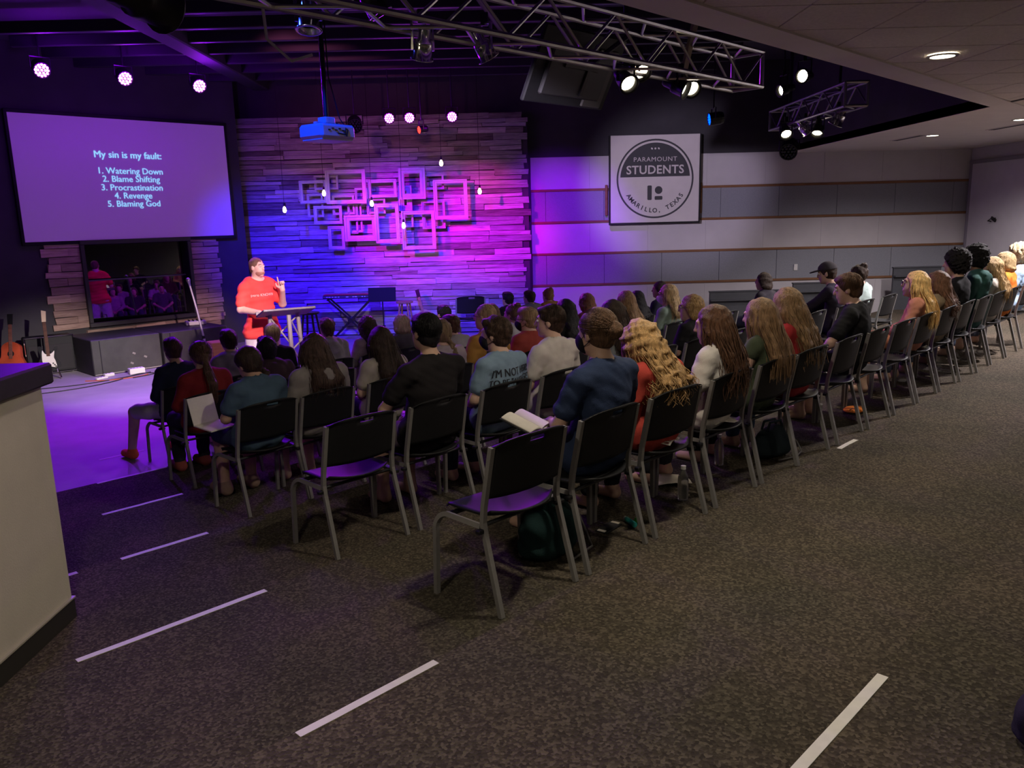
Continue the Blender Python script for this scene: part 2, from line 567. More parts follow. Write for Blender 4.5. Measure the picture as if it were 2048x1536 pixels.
# ---------------------------------------------------------------- the room
def clip(poly, nx, ny, d):
    """keep the part of a 2-D polygon with nx*x+ny*y <= d"""
    out = []
    for i in range(len(poly)):
        p, q = poly[i], poly[(i+1) % len(poly)]
        fp, fq = nx*p[0]+ny*p[1]-d, nx*q[0]+ny*q[1]-d
        if fp <= 0: out.append(p)
        if (fp < 0 < fq) or (fq < 0 < fp):
            t = fp/(fp-fq); out.append((p[0]+t*(q[0]-p[0]), p[1]+t*(q[1]-p[1])))
    return out
def below_b(poly, b): return clip(poly, -1/R2, 1/R2, b)
def above_b(poly, b): return clip(poly, 1/R2, -1/R2, -b)
XR, YB = 9.83, 17.2
ROOM = [(-12.5, -4.0), (XR, -4.0), (XR, YB), (-12.5, YB)]
def struct(o): o['kind'] = 'structure'; return o

M_STAGE = mat('grey_stage_floor', (.34, .32, .31), rough=.5, spec=.35, noise=(3, .12, (1, 1, 1)), bump=(60, .08, (1, 1, 1)))
EDGE = [.812+1.324*i for i in range(6)]
for i in range(7):
    poly = ROOM
    if i > 0: poly = above_b(poly, EDGE[i-1])
    if i < 6: poly = below_b(poly, EDGE[i])
    else: poly = below_b(poly, 16.4)
    m = MB().prism(poly, -1.4, -RISE*i)
    o = m.build('floor', M_CARPET if i < 6 else M_STAGE)
    struct(o)

def tape(a0, a1, b, z, label, w_=.034, skew=0.0):
    me = MB()
    n = max(2, int((a1-a0)/.12))
    rg = random.Random(int(a0*1000+b*77))
    V = []; F = []
    for k in range(n+1):
        t = k/n; a = a0+(a1-a0)*t; j = rg.uniform(-.0015, .0015)+skew*(t-.5)
        for s_, zz in ((-1, .0004), (1, .0004), (1, .0025), (-1, .0025)):
            V.append(AB(a, b+j+s_*w_/2, z+zz))
    for k in range(n):
        for q in range(4):
            F.append((k*4+q, k*4+(q+1) % 4, k*4+4+(q+1) % 4, k*4+4+q))
    F += [(3, 2, 1, 0), tuple(n*4+q for q in range(4))]
    me.add(V, F)
    tag(me.build('tape_strip', M_TAPE), label, 'tape', 'white tape strips on the step edges')
tape(1.80, 2.45, EDGE[0]-.02, 0, 'widest tape strip, cut by the lower frame edge on the top step')
tape(1.14, 1.72, EDGE[1]-.02, -RISE, 'white tape strip on the step just behind the empty nearest chair')
tape(5.33, 5.62, EDGE[1]-.02, -RISE, 'short white tape strip behind the chair of the person in the crimson T-shirt')
tape(.89, 1.75, EDGE[2]-.02, -2*RISE, 'long lilac-lit tape strip beside the low booth wall')
tape(1.54, 2.07, EDGE[3]-.02, -3*RISE, 'violet-lit tape strip behind the person in slate-blue')
tape(1.02, 1.30, EDGE[3]-.02, -3*RISE, 'short violet tape end cut off by the corner of the low booth wall')
tape(1.88, 2.48, EDGE[4]-.02, -4*RISE, 'violet tape strip on the step behind the person in dark red')
tape(2.28, 2.90, EDGE[5]-.02, -5*RISE, 'violet tape strip along the lowest step edge')
tape(2.74, 3.2, 8.74, -6*RISE, 'faint violet tape strip on the flat floor by the orange shoe')

# far striped wall
M_BEIGE = mat('beige_wall_panel', (.50, .47, .485), rough=.75, noise=(3, .05, (1, 1, 1)), bump=(200, .08, (1, 1, 1)))
M_GREYPANEL = mat('grey_fabric_panel', (.25, .255, .285), rough=.95, spec=.1, noise=(60, .1, (1, 1, 1)), bump=(300, .2, (1, 1, 1)))
wall = struct(MB().box((1.9, YB+.15, 1.7), (16.3, .3, 5.6)).build('wall_back', M_BLACKWALL))
ZT = [1.978, 1.324, .67, .015]
bands = [(2.65, ZT[0], M_BEIGE), (ZT[0], ZT[1], M_GREYPANEL), (ZT[1], ZT[2], M_BEIGE), (ZT[2], ZT[3], M_GREYPANEL), (ZT[3], FLOOR, M_BEIGE)]
x0 = .66
for bi, (zt, zb, mm) in enumerate(bands):
    xs = [x0+(.3 if bi % 2 else 0)]
    while xs[-1] < XR-1.3: xs.append(xs[-1]+1.22)
    xs = ([x0] if bi % 2 else [])+xs+[XR]
    for k in range(len(xs)-1):
        wd = xs[k+1]-xs[k]
        dp = .03 if mm is M_GREYPANEL else .02
        MB().box(((xs[k]+xs[k+1])/2, YB-dp/2, (zt+zb)/2), (wd-(.006 if dp > .025 else .002), dp, zt-zb-.004), ch=(.004 if dp > .025 else .001)).build('wall_panel', mm, wall)
for z in ZT:
    MB().box(((x0+XR)/2, YB-.022, z), (XR-x0, .044, .05), ch=.006).build('wood_trim', M_TRIM, wall)

# right wall with a door
M_LILACWALL = mat('painted_wall', (.47, .45, .47), rough=.7, noise=(3, .05, (1, 1, 1)))
wr = struct(MB().box((XR+.1, 6.6, 1.1), (.2, 21.2, 4.4)).build('wall_right', M_LILACWALL))
M_DOORTRIM = mat('door_trim_paint', (.22, .2, .24), rough=.5)
door = struct(MB().box((XR-.02, 15.75, .70), (.04, 2.6, 3.2), ch=.005).build('door_1', mat('door_paint', (.52, .5, .52), rough=.5, noise=(4, .05, (1, 1, 1)))))
MB().box((XR-.03, 15.75, 2.33), (.07, 2.76, .07), ch=.008).build('door_trim', M_DOORTRIM, door)
for y in (17.08, 14.42): MB().box((XR-.03, y, .70), (.07, .06, 3.2), ch=.008).build('door_trim', M_DOORTRIM, door)
hk = MB().box((XR-.06, 16.13, 1.18), (.03, .16, .06), Euler((.4, 0, 0)), ch=.005)
hk.tube([(XR-.06, 16.06, 1.2), (XR-.13, 16.08, 1.2), (XR-.13, 16.2, 1.15), (XR-.06, 16.2, 1.14)], .012, 6)
tag(hk.build('wall_hook', M_BLACKMETAL), 'small dark hook on the pale door at the far corner', 'hook')

# screen wall with a window opening
WL = (5.02, 6.86, -.20, 1.17)     # a0 a1 z0 z1 of the opening
Rab = Matrix.Rotation(math.radians(45), 3, 'Z')   # local x -> a, local y -> b
def abbox(mb, a0, a1, b0, b1, z0, z1, ch=0):
    return mb.box(AB((a0+a1)/2, (b0+b1)/2, (z0+z1)/2), (a1-a0, b1-b0, z1-z0), Rab, ch)
m = MB()
abbox(m, 0.2, WL[0], 15.4, 15.6, -1.2, 4.5)
abbox(m, WL[1], 8.12, 15.4, 15.6, -1.2, 4.5)
abbox(m, WL[0], WL[1], 15.4, 15.6, WL[3], 4.5)
abbox(m, WL[0], WL[1], 15.4, 15.6, -1.2, WL[2])
wl = struct(m.build('wall_left', M_BLACKWALL))
m = MB()
abbox(m, 4.6, 7.3, 16.3, 16.36, -1.0, 1.6)
struct(m.build('wall_recess', M_BLACKWALL))
win = bpy.data.objects.new('window_1', None); COL.objects.link(win); struct(win)
M_WFRAME = mat('dark_window_frame', (.03, .025, .03), rough=.4)
for (q0, q1, z0, z1) in ((WL[0]-.07, WL[1]+.07, WL[3], WL[3]+.08), (WL[0]-.07, WL[1]+.07, WL[2]-.08, WL[2]), (WL[0]-.07, WL[0], WL[2], WL[3]), (WL[1], WL[1]+.07, WL[2], WL[3])):
    abbox(MB(), q0, q1, 15.3, 15.62, z0, z1, .008).build('window_frame', M_WFRAME, win)
abbox(MB(), WL[0], WL[1], 15.52, 15.54, .52, .545).build('thin_rail', mat('thin_rail', (.12, .1, .13), rough=.3), win)  # thin rail across the opening, paler than the frame
nrm = Vector((.586, -.81, .03)).normalized()
Rp = nrm.to_track_quat('-Y', 'Z').to_matrix()
M_PANE = mat('dark_studio_glass', (.006, .005, .008), rough=.015, spec=.7, coat=.3)
M_PANE.node_tree.nodes['Principled BSDF'].inputs['IOR'].default_value = 2.0
MB().box(AB(5.94, 15.80, .48), (2.25, .012, 1.75), Rp).build('pane', M_PANE, win)

# planks
def plank(x, y, z, L, hgt, d, parent, mi, rot45=False, tilt=0.0):
    rg = RNG
    def j(s_): return rg.uniform(-s_, s_)
    me = MB()
    V = []
    for sx in (-1, 1):
        zj = j(.006); zt = j(.006); dj = d*rg.uniform(.85, 1.1)
        V += [(sx*L/2+j(.01), 0, -hgt/2+zj), (sx*L/2+j(.01), 0, hgt/2+zt), (sx*L/2+j(.01), -dj, hgt/2+zt-.003), (sx*L/2+j(.01), -dj, -hgt/2+zj+.003)]
    F = [(0, 1, 2, 3), (7, 6, 5, 4), (0, 4, 5, 1), (1, 5, 6, 2), (2, 6, 7, 3), (3, 7, 4, 0)]
    me.add([Vector(v) for v in V], F)
    o = me.build('plank', M_WARMPLANK if rot45 else M_PLANK[mi], parent)
    o.location = (x, y, z)
    o.rotation_euler = (0, tilt, math.radians(45) if rot45 else 0)
    return o
ws = struct(MB().box((-2.4, 17.03, 1.25), (6.0, .1, 4.4)).build('wall_stage', M_BLACKWALL))
z = FLOOR+.02
rowi = 0
while z < 3.44:
    hgt = RNG.uniform(.075, .135)
    x = -5.32+RNG.uniform(-.09, .05)
    xe = .60+RNG.uniform(-.14, .05)
    while x < xe-.1:
        L = min(RNG.uniform(.55, 1.55), xe-x)
        if xe-(x+L) < .3: L = xe-x
        mi = RNG.choices((0, 1, 2), (.5, .32, .18))[0]
        plank(x+L/2, 16.98, z+hgt/2+RNG.uniform(-.004, .004), L-.006, hgt-.006, RNG.uniform(.015, .055), ws, mi, tilt=RNG.gauss(0, .010))
        x += L
    z += hgt
    rowi += 1
for (a0, a1, z0, z1, jit) in ((4.40, 5.0, -.28, 1.24, .07), (6.93, 7.50, -.40, 1.26, .08)):
    z = z0
    while z < z1:
        hgt = RNG.uniform(.07, .15)
        aa0 = a0+RNG.uniform(-jit, jit); aa1 = a1+RNG.uniform(-jit*.5, jit*.5)
        if a0 < 5: aa1 = a1+RNG.uniform(-.02, .02)
        else: aa0 = a0+RNG.uniform(-.02, .02)
        cs = [aa0, aa1]
        if RNG.random() < .35: cs = [aa0, (aa0+aa1)/2+RNG.uniform(-.12, .12), aa1]
        for k in range(len(cs)-1):
            c = AB((cs[k]+cs[k+1])/2, 15.4, z+hgt/2)
            plank(c.x, c.y, c.z, cs[k+1]-cs[k]-.005, hgt-.006, RNG.uniform(.02, .06), wl, RNG.choice((0, 0, 1)), True, RNG.gauss(0, .012))
        z += hgt
for z, cs in ((-.36, (4.9, 5.75, 6.3, 6.95)), (-.45, (4.7, 5.4, 6.1, 7.4)), (-.53, (4.8, 5.9, 7.4))):
    for k in range(len(cs)-1):
        c = AB((cs[k]+cs[k+1])/2, 15.4, z)
        plank(c.x, c.y, c.z, cs[k+1]-cs[k]-.01, .085, RNG.uniform(.03, .07), wl, RNG.choice((0, 0, 2)), True, RNG.gauss(0, .01))

# sound booth half wall
M_BOOTH = mat('booth_wall_paint', (.56, .51, .42), rough=.8, noise=(5, .06, (1, 1, 1)), bump=(120, .1, (1, 1, 1)))
bw = struct(MB().box((-2.19-.45, 1.35, .12), (.9, 4.81, 1.26)).build('wall_booth', M_BOOTH))
MB().box((-2.16-.47, 1.36, .785), (.98, 4.86, .10), ch=.01).build('counter_cap', mat('dark_laminate', (.03, .025, .03), rough=.45, noise=(40, .15, (1, 1, 1))), bw)
M_BASE = mat('rubber_base', (.03, .028, .024), rough=.4)
bb_ = struct(MB().box((-2.185, 1.357, -.405), (.012, 4.81, .105), ch=.003).build('baseboard_booth', M_BASE))
MB().box((-2.183, 1.357, -.349), (.02, 4.81, .008)).build('base_lip', mat('base_lip', (.4, .37, .3), rough=.4), bb_)

# ceilings
CZ = 2.62
OB, OX = 2.94, 5.96
M_TILE = mat('acoustic_ceiling_tile', (.68, .62, .58), rough=.95, spec=.1, noise=(45, .10, (1, 1, 1)), bump=(140, .35, (1, 1, 1)))
M_GYP = mat('ceiling_plaster', (.66, .60, .57), rough=.85, noise=(3, .04, (1, 1, 1)))
cs_ = MB()
cs_.prism(below_b(ROOM, OB-.28), CZ+.03, CZ+.12)
ceil = struct(cs_.build('ceiling', mat('ceiling_grid', (.12, .105, .09), rough=.8)))
g = .66
gx0, gy0 = 1.86-g*10, 5.05-g*10
tile_full = None
for i in range(24):
    for k in range(22):
        xx, yy = gx0+i*g, gy0+k*g
        if not (-3.2 < xx < XR+.1 and 2.0 < yy < 13.5): continue
        e = .006
        poly = [(xx+e, yy+e), (xx+g-e, yy+e), (xx+g-e, yy+g-e), (xx+e, yy+g-e)]
        poly = clip(poly, 1, 0, XR-.01)
        c = below_b(poly, OB-.285)
        if len(c) < 3: continue
        if c == poly and abs(poly[1][0]-poly[0][0]-g+2*e) < 1e-6:
            if tile_full is None:
                tile_full = MB().box((0, 0, 0), (g-2*e, g-2*e, .02), ch=.005).mesh('ceiling_tile')
                tile_full.materials.append(M_TILE)
            link('ceiling_tile', tile_full, None, ceil, loc=(xx+g/2, yy+g/2, CZ+.018))
        else:
            MB().prism(c, CZ+.008, CZ+.028).build('ceiling_tile', M_TILE, ceil)
strip = above_b(below_b(ROOM, OB), OB-.28)
struct(MB().prism(clip(strip, 1, 0, OX), CZ-.005, CZ+.12).build('trim_1', M_GYP))
side = clip(above_b(ROOM, OB-.28), -1, 0, -OX)
struct(MB().prism(side, CZ-.005, CZ+.12).build('ceiling', M_GYP))
# fascia of the raised opening and the black deck above the stage
m = MB()
abbox(m, -8, 11.36, OB-.05, OB, CZ, 4.5)
struct(m.build('wall_soffit', M_BLACKWALL))
struct(MB().box((OX+.025, 13.2, 3.56), (.05, 8.0, 1.88)).build('wall_soffit', M_BLACKWALL))
deck = above_b(clip(ROOM, 1, 0, OX+.05), OB-.05)
struct(MB().prism(deck, 4.45, 4.55).build('ceiling', mat('black_deck', (.05, .045, .055), rough=.8)))
M_JOIST = mat('black_steel_joist', (.035, .03, .04), rough=.5, metal=.3)
for y in (8.7, 9.55, 10.4, 11.25, 12.1, 12.95, 13.8, 14.65, 15.5, 16.35):
    j = tag(MB().box((-.2 if y < 12 else -1.5, y, 4.22), (9.0 if y < 12 else 11.5, .09, .16), ch=.01).build('ceiling_joist', M_JOIST), kind='structure')
struct(MB().box((-4.75, 12.6, 4.2), (.32, 9.2, .22), ch=.02).build('ceiling_beam', mat('black_beam', (.03, .024, .035), rough=.7)))

# recessed downlights
M_DOWN = mat('downlight_glow', (1, 1, 1), emit=(1.0, .9, .68), estr=14)
M_DRIM = mat('downlight_rim', (.5, .48, .45), rough=.4)
def downlight(x, y, label, power, tgt=None):
    t = thing('downlight', label, 'downlight', (x, y, CZ), 0, 'recessed round ceiling lights')
    MB().lathe([(.115, -.012), (.115, -.002), (.095, .0), (.09, -.012)], n=24, cap0=False, cap1=False).build('rim', M_DRIM, t, True)
    MB().lathe([(.001, -.007), (.092, -.007), (.092, -.004)], n=24, cap0=False, cap1=False).build('lens', M_DOWN, t)
    lamp_spot((x, y, CZ-.03), (x, y, 0) if tgt is None else tgt, (1.0, .88, .70) if y < 8 else (1.0, .90, .93), power, 155, .45, .09)
downlight(3.53, 6.70, 'large bright downlight in the tiled ceiling', 120)
downlight(7.24, 13.86, 'downlight in the smooth ceiling near the far striped wall', 260)
downlight(7.32, 11.66, 'downlight cut by the frame edge in the smooth ceiling', 520)
downlight(6.85, 9.3, 'recessed downlight out of view over the far row end', 1050)
for (x, y, pw, lab) in ((1.0, 3.75, 120, 'over the walkway behind the nearest chair'), (-1.1, 1.5, 110, 'over the walkway by the low booth wall'), (.9, -.4, 60, 'added as fill over the top step'), (5.4, 1.9, 60, 'added as fill behind the middle of the back row'), (8.3, 4.4, 70, 'added as fill near the side wall behind the back row')):  # last three are unseen fill, added to light the audience's backs
    downlight(x, y, 'recessed downlight out of view, '+lab, pw)
M_VENT = mat('vent_slats', (.06, .055, .06), rough=.6)
for (x, y, lab) in ((7.0, 14.2, 'thin dark ceiling vent beside the far downlight'), (7.75, 12.6, 'thin dark ceiling vent near the frame edge')):
    t = thing('ceiling_vent', lab, 'vent', (x, y, CZ-.006))
    MB().box((0, 0, 0), (.16, 1.0, .012), ch=.003).build('frame', M_GYP, t)
    for q in (-.035, 0, .035): MB().box((q, 0, -.007), (.018, .94, .006)).build('slat', M_VENT, t)

# ---------------------------------------------------------------- projection screen, banner, frames, pendants
def on_wall(o, a, b, z, rx=90):
    """text meshes lie in xy; stand them up facing the audience on the screen wall"""
    o.location = AB(a, b, z); o.rotation_euler = (math.radians(90), 0, math.radians(45))
scr = thing('projection_screen', 'large purple projection screen with white list of five points', 'screen', AB(5.975, 15.34, 2.29), math.radians(45))
M_SCREEN = mat('projected_slide', (.62, .6, .64), rough=.9, spec=.05, emit=(.046, .012, .085), estr=1.0)
MB().box((0, 0, 0), (3.706, .015, 2.08)).build('slide', M_SCREEN, scr)
m = MB()
for (x, zz, lx, lz) in ((0, 1.07, 3.8, .06), (0, -1.07, 3.8, .06), (1.88, 0, .05, 2.2), (-1.88, 0, .05, 2.2)):
    m.box((x, .012, zz), (lx, .05, lz), ch=.006)
m.build('border', M_BLACK, scr)
M_SLIDETEXT = mat('slide_lettering', (.3, .5, .6), rough=.9, emit=(.26, .62, .86), estr=1.0)
for txt, sz, x, zz, bold in (('My sin is my fault:', .165, -.01, .425, .0016), ('1. Watering Down', .152, .0, .148, .0), ('2. Blame Shifting', .152, .0, .008, .0), ('3. Procrastination', .152, .0, -.140, .0), ('4. Revenge', .152, .0, -.282, .0), ('5. Blaming God', .152, .0, -.424, .0)):
    for dx in ((-.003, .003) if bold else (-.0015, .0015)):
        o = link('slide_lettering', text_mesh(txt, sz), M_SLIDETEXT, scr)
        o.location = (x+dx, -.0105-abs(dx)*.1-dx*.1, zz); o.rotation_euler = (math.radians(90), 0, 0)

bn = thing('wall_banner', 'square white banner with a round dark badge on the striped wall', 'banner', (3.2, 16.98, 2.155))
M_BANNER = mat('banner_fabric', (.60, .56, .54), rough=.8, noise=(4, .04, (1, 1, 1)))
M_BANNERINK = mat('banner_ink', (.045, .045, .05), rough=.7)
BW, BH = 1.82, 1.74
MB().box((0, 0, 0), (BW, .05, BH), ch=.006).build('board', M_BANNER, bn)
for (x, zz, lx, lz) in ((0, -BH/2-.02, BW+.06, .04), (-BW/2-.015, 0, .03, BH), (BW/2+.015, 0, .03, BH)):
    MB().box((x, .02, zz), (lx, .08, lz)).build('edge_strip', M_BLACK, bn)  # lower black strip puts in the shadow under the hung board
for x in (-BW/2-.07, BW/2+.07):
    MB().box((x, .13, -.40), (.05, .05, .62), ch=.006).build('wood_trim', M_TRIM, bn)
def arcpoly(r0, r1, a0, a1, n=64):
    P = [(r1*math.cos(a0+(a1-a0)*i/n), r1*math.sin(a0+(a1-a0)*i/n)) for i in range(n+1)]
    if r0 > 0: P += [(r0*math.cos(a0+(a1-a0)*i/n), r0*math.sin(a0+(a1-a0)*i/n)) for i in range(n, -1, -1)]
    return P
Mf = Matrix(((1, 0, 0, 0), (0, 0, -1, -.026), (0, 1, 0, 0), (0, 0, 0, 1)))   # xy -> xz, just proud of the face
ring = MB()
nn = 72
for i in range(nn):
    a0, a1 = 2*math.pi*i/nn, 2*math.pi*(i+1)/nn
    ring.prism([(r*math.cos(t), r*math.sin(t)) for r, t in ((.755, a0), (.79, a0), (.79, a1), (.755, a1))], 0, .003, Mf)
ring.build('badge_ring', M_BANNERINK, bn)
MB().prism(arcpoly(0, .715, .06, math.pi-.06, 48), 0, .003, Mf).build('badge_half_disc', M_BANNERINK, bn)
def flat_text(txt, sz, x, zz, mat_, bold=0, sp=1.0, rotv=0.0, dy=-.030, sx=1.0):
    o = link('badge_lettering', text_mesh(txt, sz, bold=bold, spacing=sp), mat_, bn)
    o.location = (x, dy, zz); o.rotation_euler = (math.radians(90), -rotv, 0)
    o.scale = (sx, 1, 1)
flat_text('STUDENTS', .235, .0, .175, M_BANNER, .004, 1.05)
flat_text('PARAMOUNT', .125, .0, .385, M_BANNER, 0, 1.12, sx=1.08)
for x in (-.07, 0, .07): MB().prism([(x+.022*math.cos(t*1.257+(.3 if x else 0)), .60+.022*math.sin(t*1.257)) for t in range(5)], 0, .005, Mf).build('badge_star', M_BANNER, bn)
s = 'AMARILLO, TEXAS'
for i, ch in enumerate(s):
    if ch == ' ': continue
    t = math.radians(-148+116*i/(len(s)-1))
    flat_text(ch, .125, .635*math.cos(t), .635*math.sin(t), M_BANNERINK, .003, 1, t+math.pi/2)
mk = MB()
def rrect(x0_, y0_, x1_, y1_, r=.02):
    P = []
    for cx_, cy_, a0 in ((x1_-r, y1_-r, 0), (x0_+r, y1_-r, 90), (x0_+r, y0_+r, 180), (x1_-r, y0_+r, 270)):
        for k in range(5): P.append((cx_+r*math.cos(math.radians(a0+k*22.5)), cy_+r*math.sin(math.radians(a0+k*22.5))))
    return P
mk.prism(rrect(-.155, -.42, -.065, -.13), 0, .003, Mf)
mk.prism(arcpoly(0, .085, 0, 6.2832, 24)[:-1] and [(.075+.078*math.cos(k*.2618), -.225+.078*math.sin(k*.2618)) for k in range(24)], 0, .003, Mf)
mk.prism(rrect(-.005, -.42, .155, -.345), 0, .003, Mf)
mk.build('badge_emblem', M_BANNERINK, bn)

M_FRAME = mat('white_painted_frame', (.36, .34, .34), rough=.5, noise=(10, .1, (1, 1, 1)))
FR = [(-3.75, 2.06, .54, .45, 1), (-3.49, 2.24, .48, .28, 0), (-3.07, 2.14, .8, .66, 2), (-3.74, 1.79, .32, .46, 0), (-3.48, 1.6, .57, .36, 1), (-3.34, 1.14, .33, .46, 1), (-3.17, 1.79, .45, .39, 0), (-2.79, 1.81, .27, .61, 0), (-2.35, 2.09, .57, .35, 1), (-2.51, 1.75, .38, .3, 0), (-2.83, 1.32, .67, .52, 1), (-3.01, 1.36, .22, .3, 0), (-2.28, 1.4, .49, .78, 2), (-1.74, 2.17, .53, .61, 2), (-1.91, 1.89, .27, .5, 0), (-1.31, 2.2, .39, .3, 0), (-.98, 1.84, .68, .78, 2), (-1.35, 1.55, .47, .56, 0), (-1.65, 1.25, .68, .77, 2), (-1.88, 1.47, .23, .31, 0), (-1.44, 1.43, .24, .3, 0), (-2.95, 1.53, .28, .59, 0)]
FRL = ['bluest frame at the outer end of the frame cluster', 'small blue-lit frame peeking out behind the tall first frame', 'largest frame of the cluster above the blue side', 'upright frame half hidden behind the bluest frame', 'wide frame just below the bluest frame', 'narrow low frame at the bottom of the blue side', 'frame hidden behind the lower edge of the largest frame', 'narrow frame between the largest frame and the wide shallow one', 'wide shallow frame between the two high frames', 'small frame behind the central pendant bulb', 'thick bright magenta frame low in the cluster', 'tiny frame seen through the magenta frame', 'tall narrow frame beside the magenta frame', 'thick frame standing highest in the cluster', 'slim frame behind the highest thick frame', 'small frame behind the top of the pinkest frame', 'big pinkest frame at the far end of the cluster', 'frame tucked behind the foot of the pinkest frame', 'large frame lowest in the middle of the cluster', 'small frame inside the upper corner of the lowest large frame', 'small frame between the lowest and the pinkest frames', 'slim frame standing behind the magenta frame']
for (x, z, w_, h_, l), lab in zip(FR, FRL):
    yy = (16.84, 16.76, 16.68)[l]
    t = thing('picture_frame', 'empty white picture frame: '+lab, 'picture frame', (x, yy, z), 0, 'empty frames on the plank wall')
    t.rotation_euler = (0, RNG.uniform(-.012, .012), 0)
    bw_ = .047+.014*l if min(w_, h_) > .32 else .042
    if 'thick' in lab: bw_ = .11
    for sgn in (-1, 1):
        for horiz in (True, False):
            L, W = (w_, h_) if horiz else (h_, w_)
            q = MB()
            # mitred moulding with a raised outer lip and an inner bead
            prof = [(0, 0), (0, .045), (bw_*.35, .045), (bw_*.45, .03), (bw_*.8, .03), (bw_, .02), (bw_, 0)]
            V = []; F = []
            for e in (-1, 1):
                for (o_, d_) in prof:
                    V.append((e*(L/2-o_), -d_, W/2-o_))
            n = len(prof)
            for k in range(n): F.append((k, (k+1) % n, n+(k+1) % n, n+k))
            F += [tuple(range(n-1, -1, -1)), tuple(range(n, 2*n))]
            Rr = Matrix.Rotation({(True, 1): 0, (True, -1): math.pi, (False, 1): math.pi/2, (False, -1): -math.pi/2}[(horiz, sgn)], 3, 'Y')
            q.add([Rr @ Vector(v) for v in V], F)
            q.build('rail', M_FRAME, t)
    for ox in (-w_*.3, w_*.3): MB().box((ox, (16.93-yy)/2, h_/2-.03), (.02, 16.93-yy+.02, .02)).build('bracket', M_BLACKMETAL, t)

M_FILAMENT = mat('glowing_filament_bulb', (1, .8, .4), emit=(1.0, .70, .30), estr=26)
BULBS = [(-4.16, 16.0, 1.72, 'pendant bulb hanging lowest on the blue side near the screen'), (-3.42, 16.2, 2.02, 'pendant bulb in front of the bluest picture frame'), (-2.5, 16.2, 1.80, 'pendant bulb at the centre of the frame cluster'), (-1.9, 16.2, 1.36, 'lowest pendant bulb, before the lowest large frame'), (-1.11, 16.2, 2.53, 'highest pendant bulb above the frame cluster'), (-.38, 16.2, 1.98, 'pendant bulb beyond the pinkest frame near the striped wall')]
for (x, y, z, lab) in BULBS:
    t = thing('pendant_bulb', 'glowing filament '+lab, 'light bulb', (x, y, z), 0, 'filament bulbs on cords')
    MB().lathe([(.004, -.065), (.022, -.058), (.034, -.035), (.036, -.012), (.028, .02), (.016, .045), (.015, .055)], n=12).build('bulb', M_FILAMENT, t, True)
    MB().lathe([(.017, .05), (.02, .055), (.02, .10), (.012, .115)], n=10).build('socket', M_BLACK, t)
    MB().tube([(0, 0, .11), (.004, 0, 1.0), (0, 0, 4.4-z)], .004, 5).build('cord', M_BLACK, t)
    lamp_point((x, y-.02, z-.10), (1.0, .62, .25), .7)

# ---------------------------------------------------------------- stage lighting
M_LEDV = mat('violet_led_face', (1, 1, 1), emit=(1.0, .17, 1.0), estr=9)
M_LEDB = mat('blue_led_face', (0, 0, 1), emit=(.0, .06, 1.0), estr=5)
M_LEDR = mat('red_led_face', (1, 0, 0), emit=(1.0, .05, .03), estr=3)
M_LAMPW = mat('lit_can_lamp', (1, 1, 1), emit=(1.0, .86, .56), estr=30)
M_LENSOFF = mat('dark_lens', (.02, .02, .025), rough=.1)

def led_par(loc, d, label, face, sc=1.0, yoke_up=.35, group='LED heads above the stage'):
    M = frame_z((0, 0, 0), d)
    t = thing('led_par', label, 'stage light', loc, 0, group)
    b = MB().lathe([(.03, .16), (.085, .15), (.10, .10), (.10, -.06), (.105, -.06), (.105, -.075), (.092, -.075), (.092, -.045)], M @ Matrix.Scale(sc, 4), n=16, cap1=False)
    b.build('housing', M_BLACKMETAL, t, False)
    f = MB()
    pts = [(0, 0)]+[(.042*math.cos(k*1.047), .042*math.sin(k*1.047)) for k in range(6)]+[(.073*math.cos(k*.5236), .073*math.sin(k*.5236)) for k in range(12)]
    for (x, y) in pts: f.lathe([(.001, -.068), (.0155, -.064), (.016, -.05)], M @ Matrix.Scale(sc, 4) @ Matrix.Translation((x, y, 0)), n=8, cap0=False)
    f.build('led_face', face, t)
    yk = MB()
    X = (M.to_3x3() @ Vector((1, 0, 0))); X.z = 0; X.normalize()
    yk.tube([X*.115*sc, X*.115*sc+Vector((0, 0, .17)), -X*.115*sc+Vector((0, 0, .17)), -X*.115*sc], .012, 4)
    yk.build('yoke', M_BLACKMETAL, t)
    MB().tube([(0, 0, .17), (0, 0, 4.46-loc[2])], .012, 6).build('hanger', M_BLACKMETAL, t)
    return t
for a_, lab in ((4.26, 'violet LED head over the outer end of the screen'), (5.46, 'violet LED head over the middle of the screen'), (6.68, 'violet LED head over the screen end next to the plank wall')):
    led_par(AB(a_, 13.85, 3.80), AB(-.5, -4.5, -2.3), lab, M_LEDV, 1.15)
for x_, lab in ((-1.98, 'first of the two paired violet LED heads over the plank wall'), (-1.61, 'second of the paired violet LED heads, next to the red lamp'), (-.83, 'single violet LED head over the plank wall')):
    led_par((x_, 15.5, 3.30), (.12, -1, -.28), lab, M_LEDV, .95)
led_par((-1.40, 15.5, 3.08), (-.9, -.6, -.15), 'small red lamp between the violet LED heads', M_LEDR, .75)
led_par((-2.62, 15.5, 3.20), (.2, -1, -.5), 'unlit black stage head beside the projector', M_LENSOFF, 1.3)
led_par((3.61, 14.0, 2.98), (-.97, -.02, -.12), 'blue LED head above the square banner', M_LEDB, 1.05)
led_par((5.60, 16.0, 2.60), (-.5, -1, -.6), 'black round head hanging where ceiling meets striped wall', M_LENSOFF, 1.6)

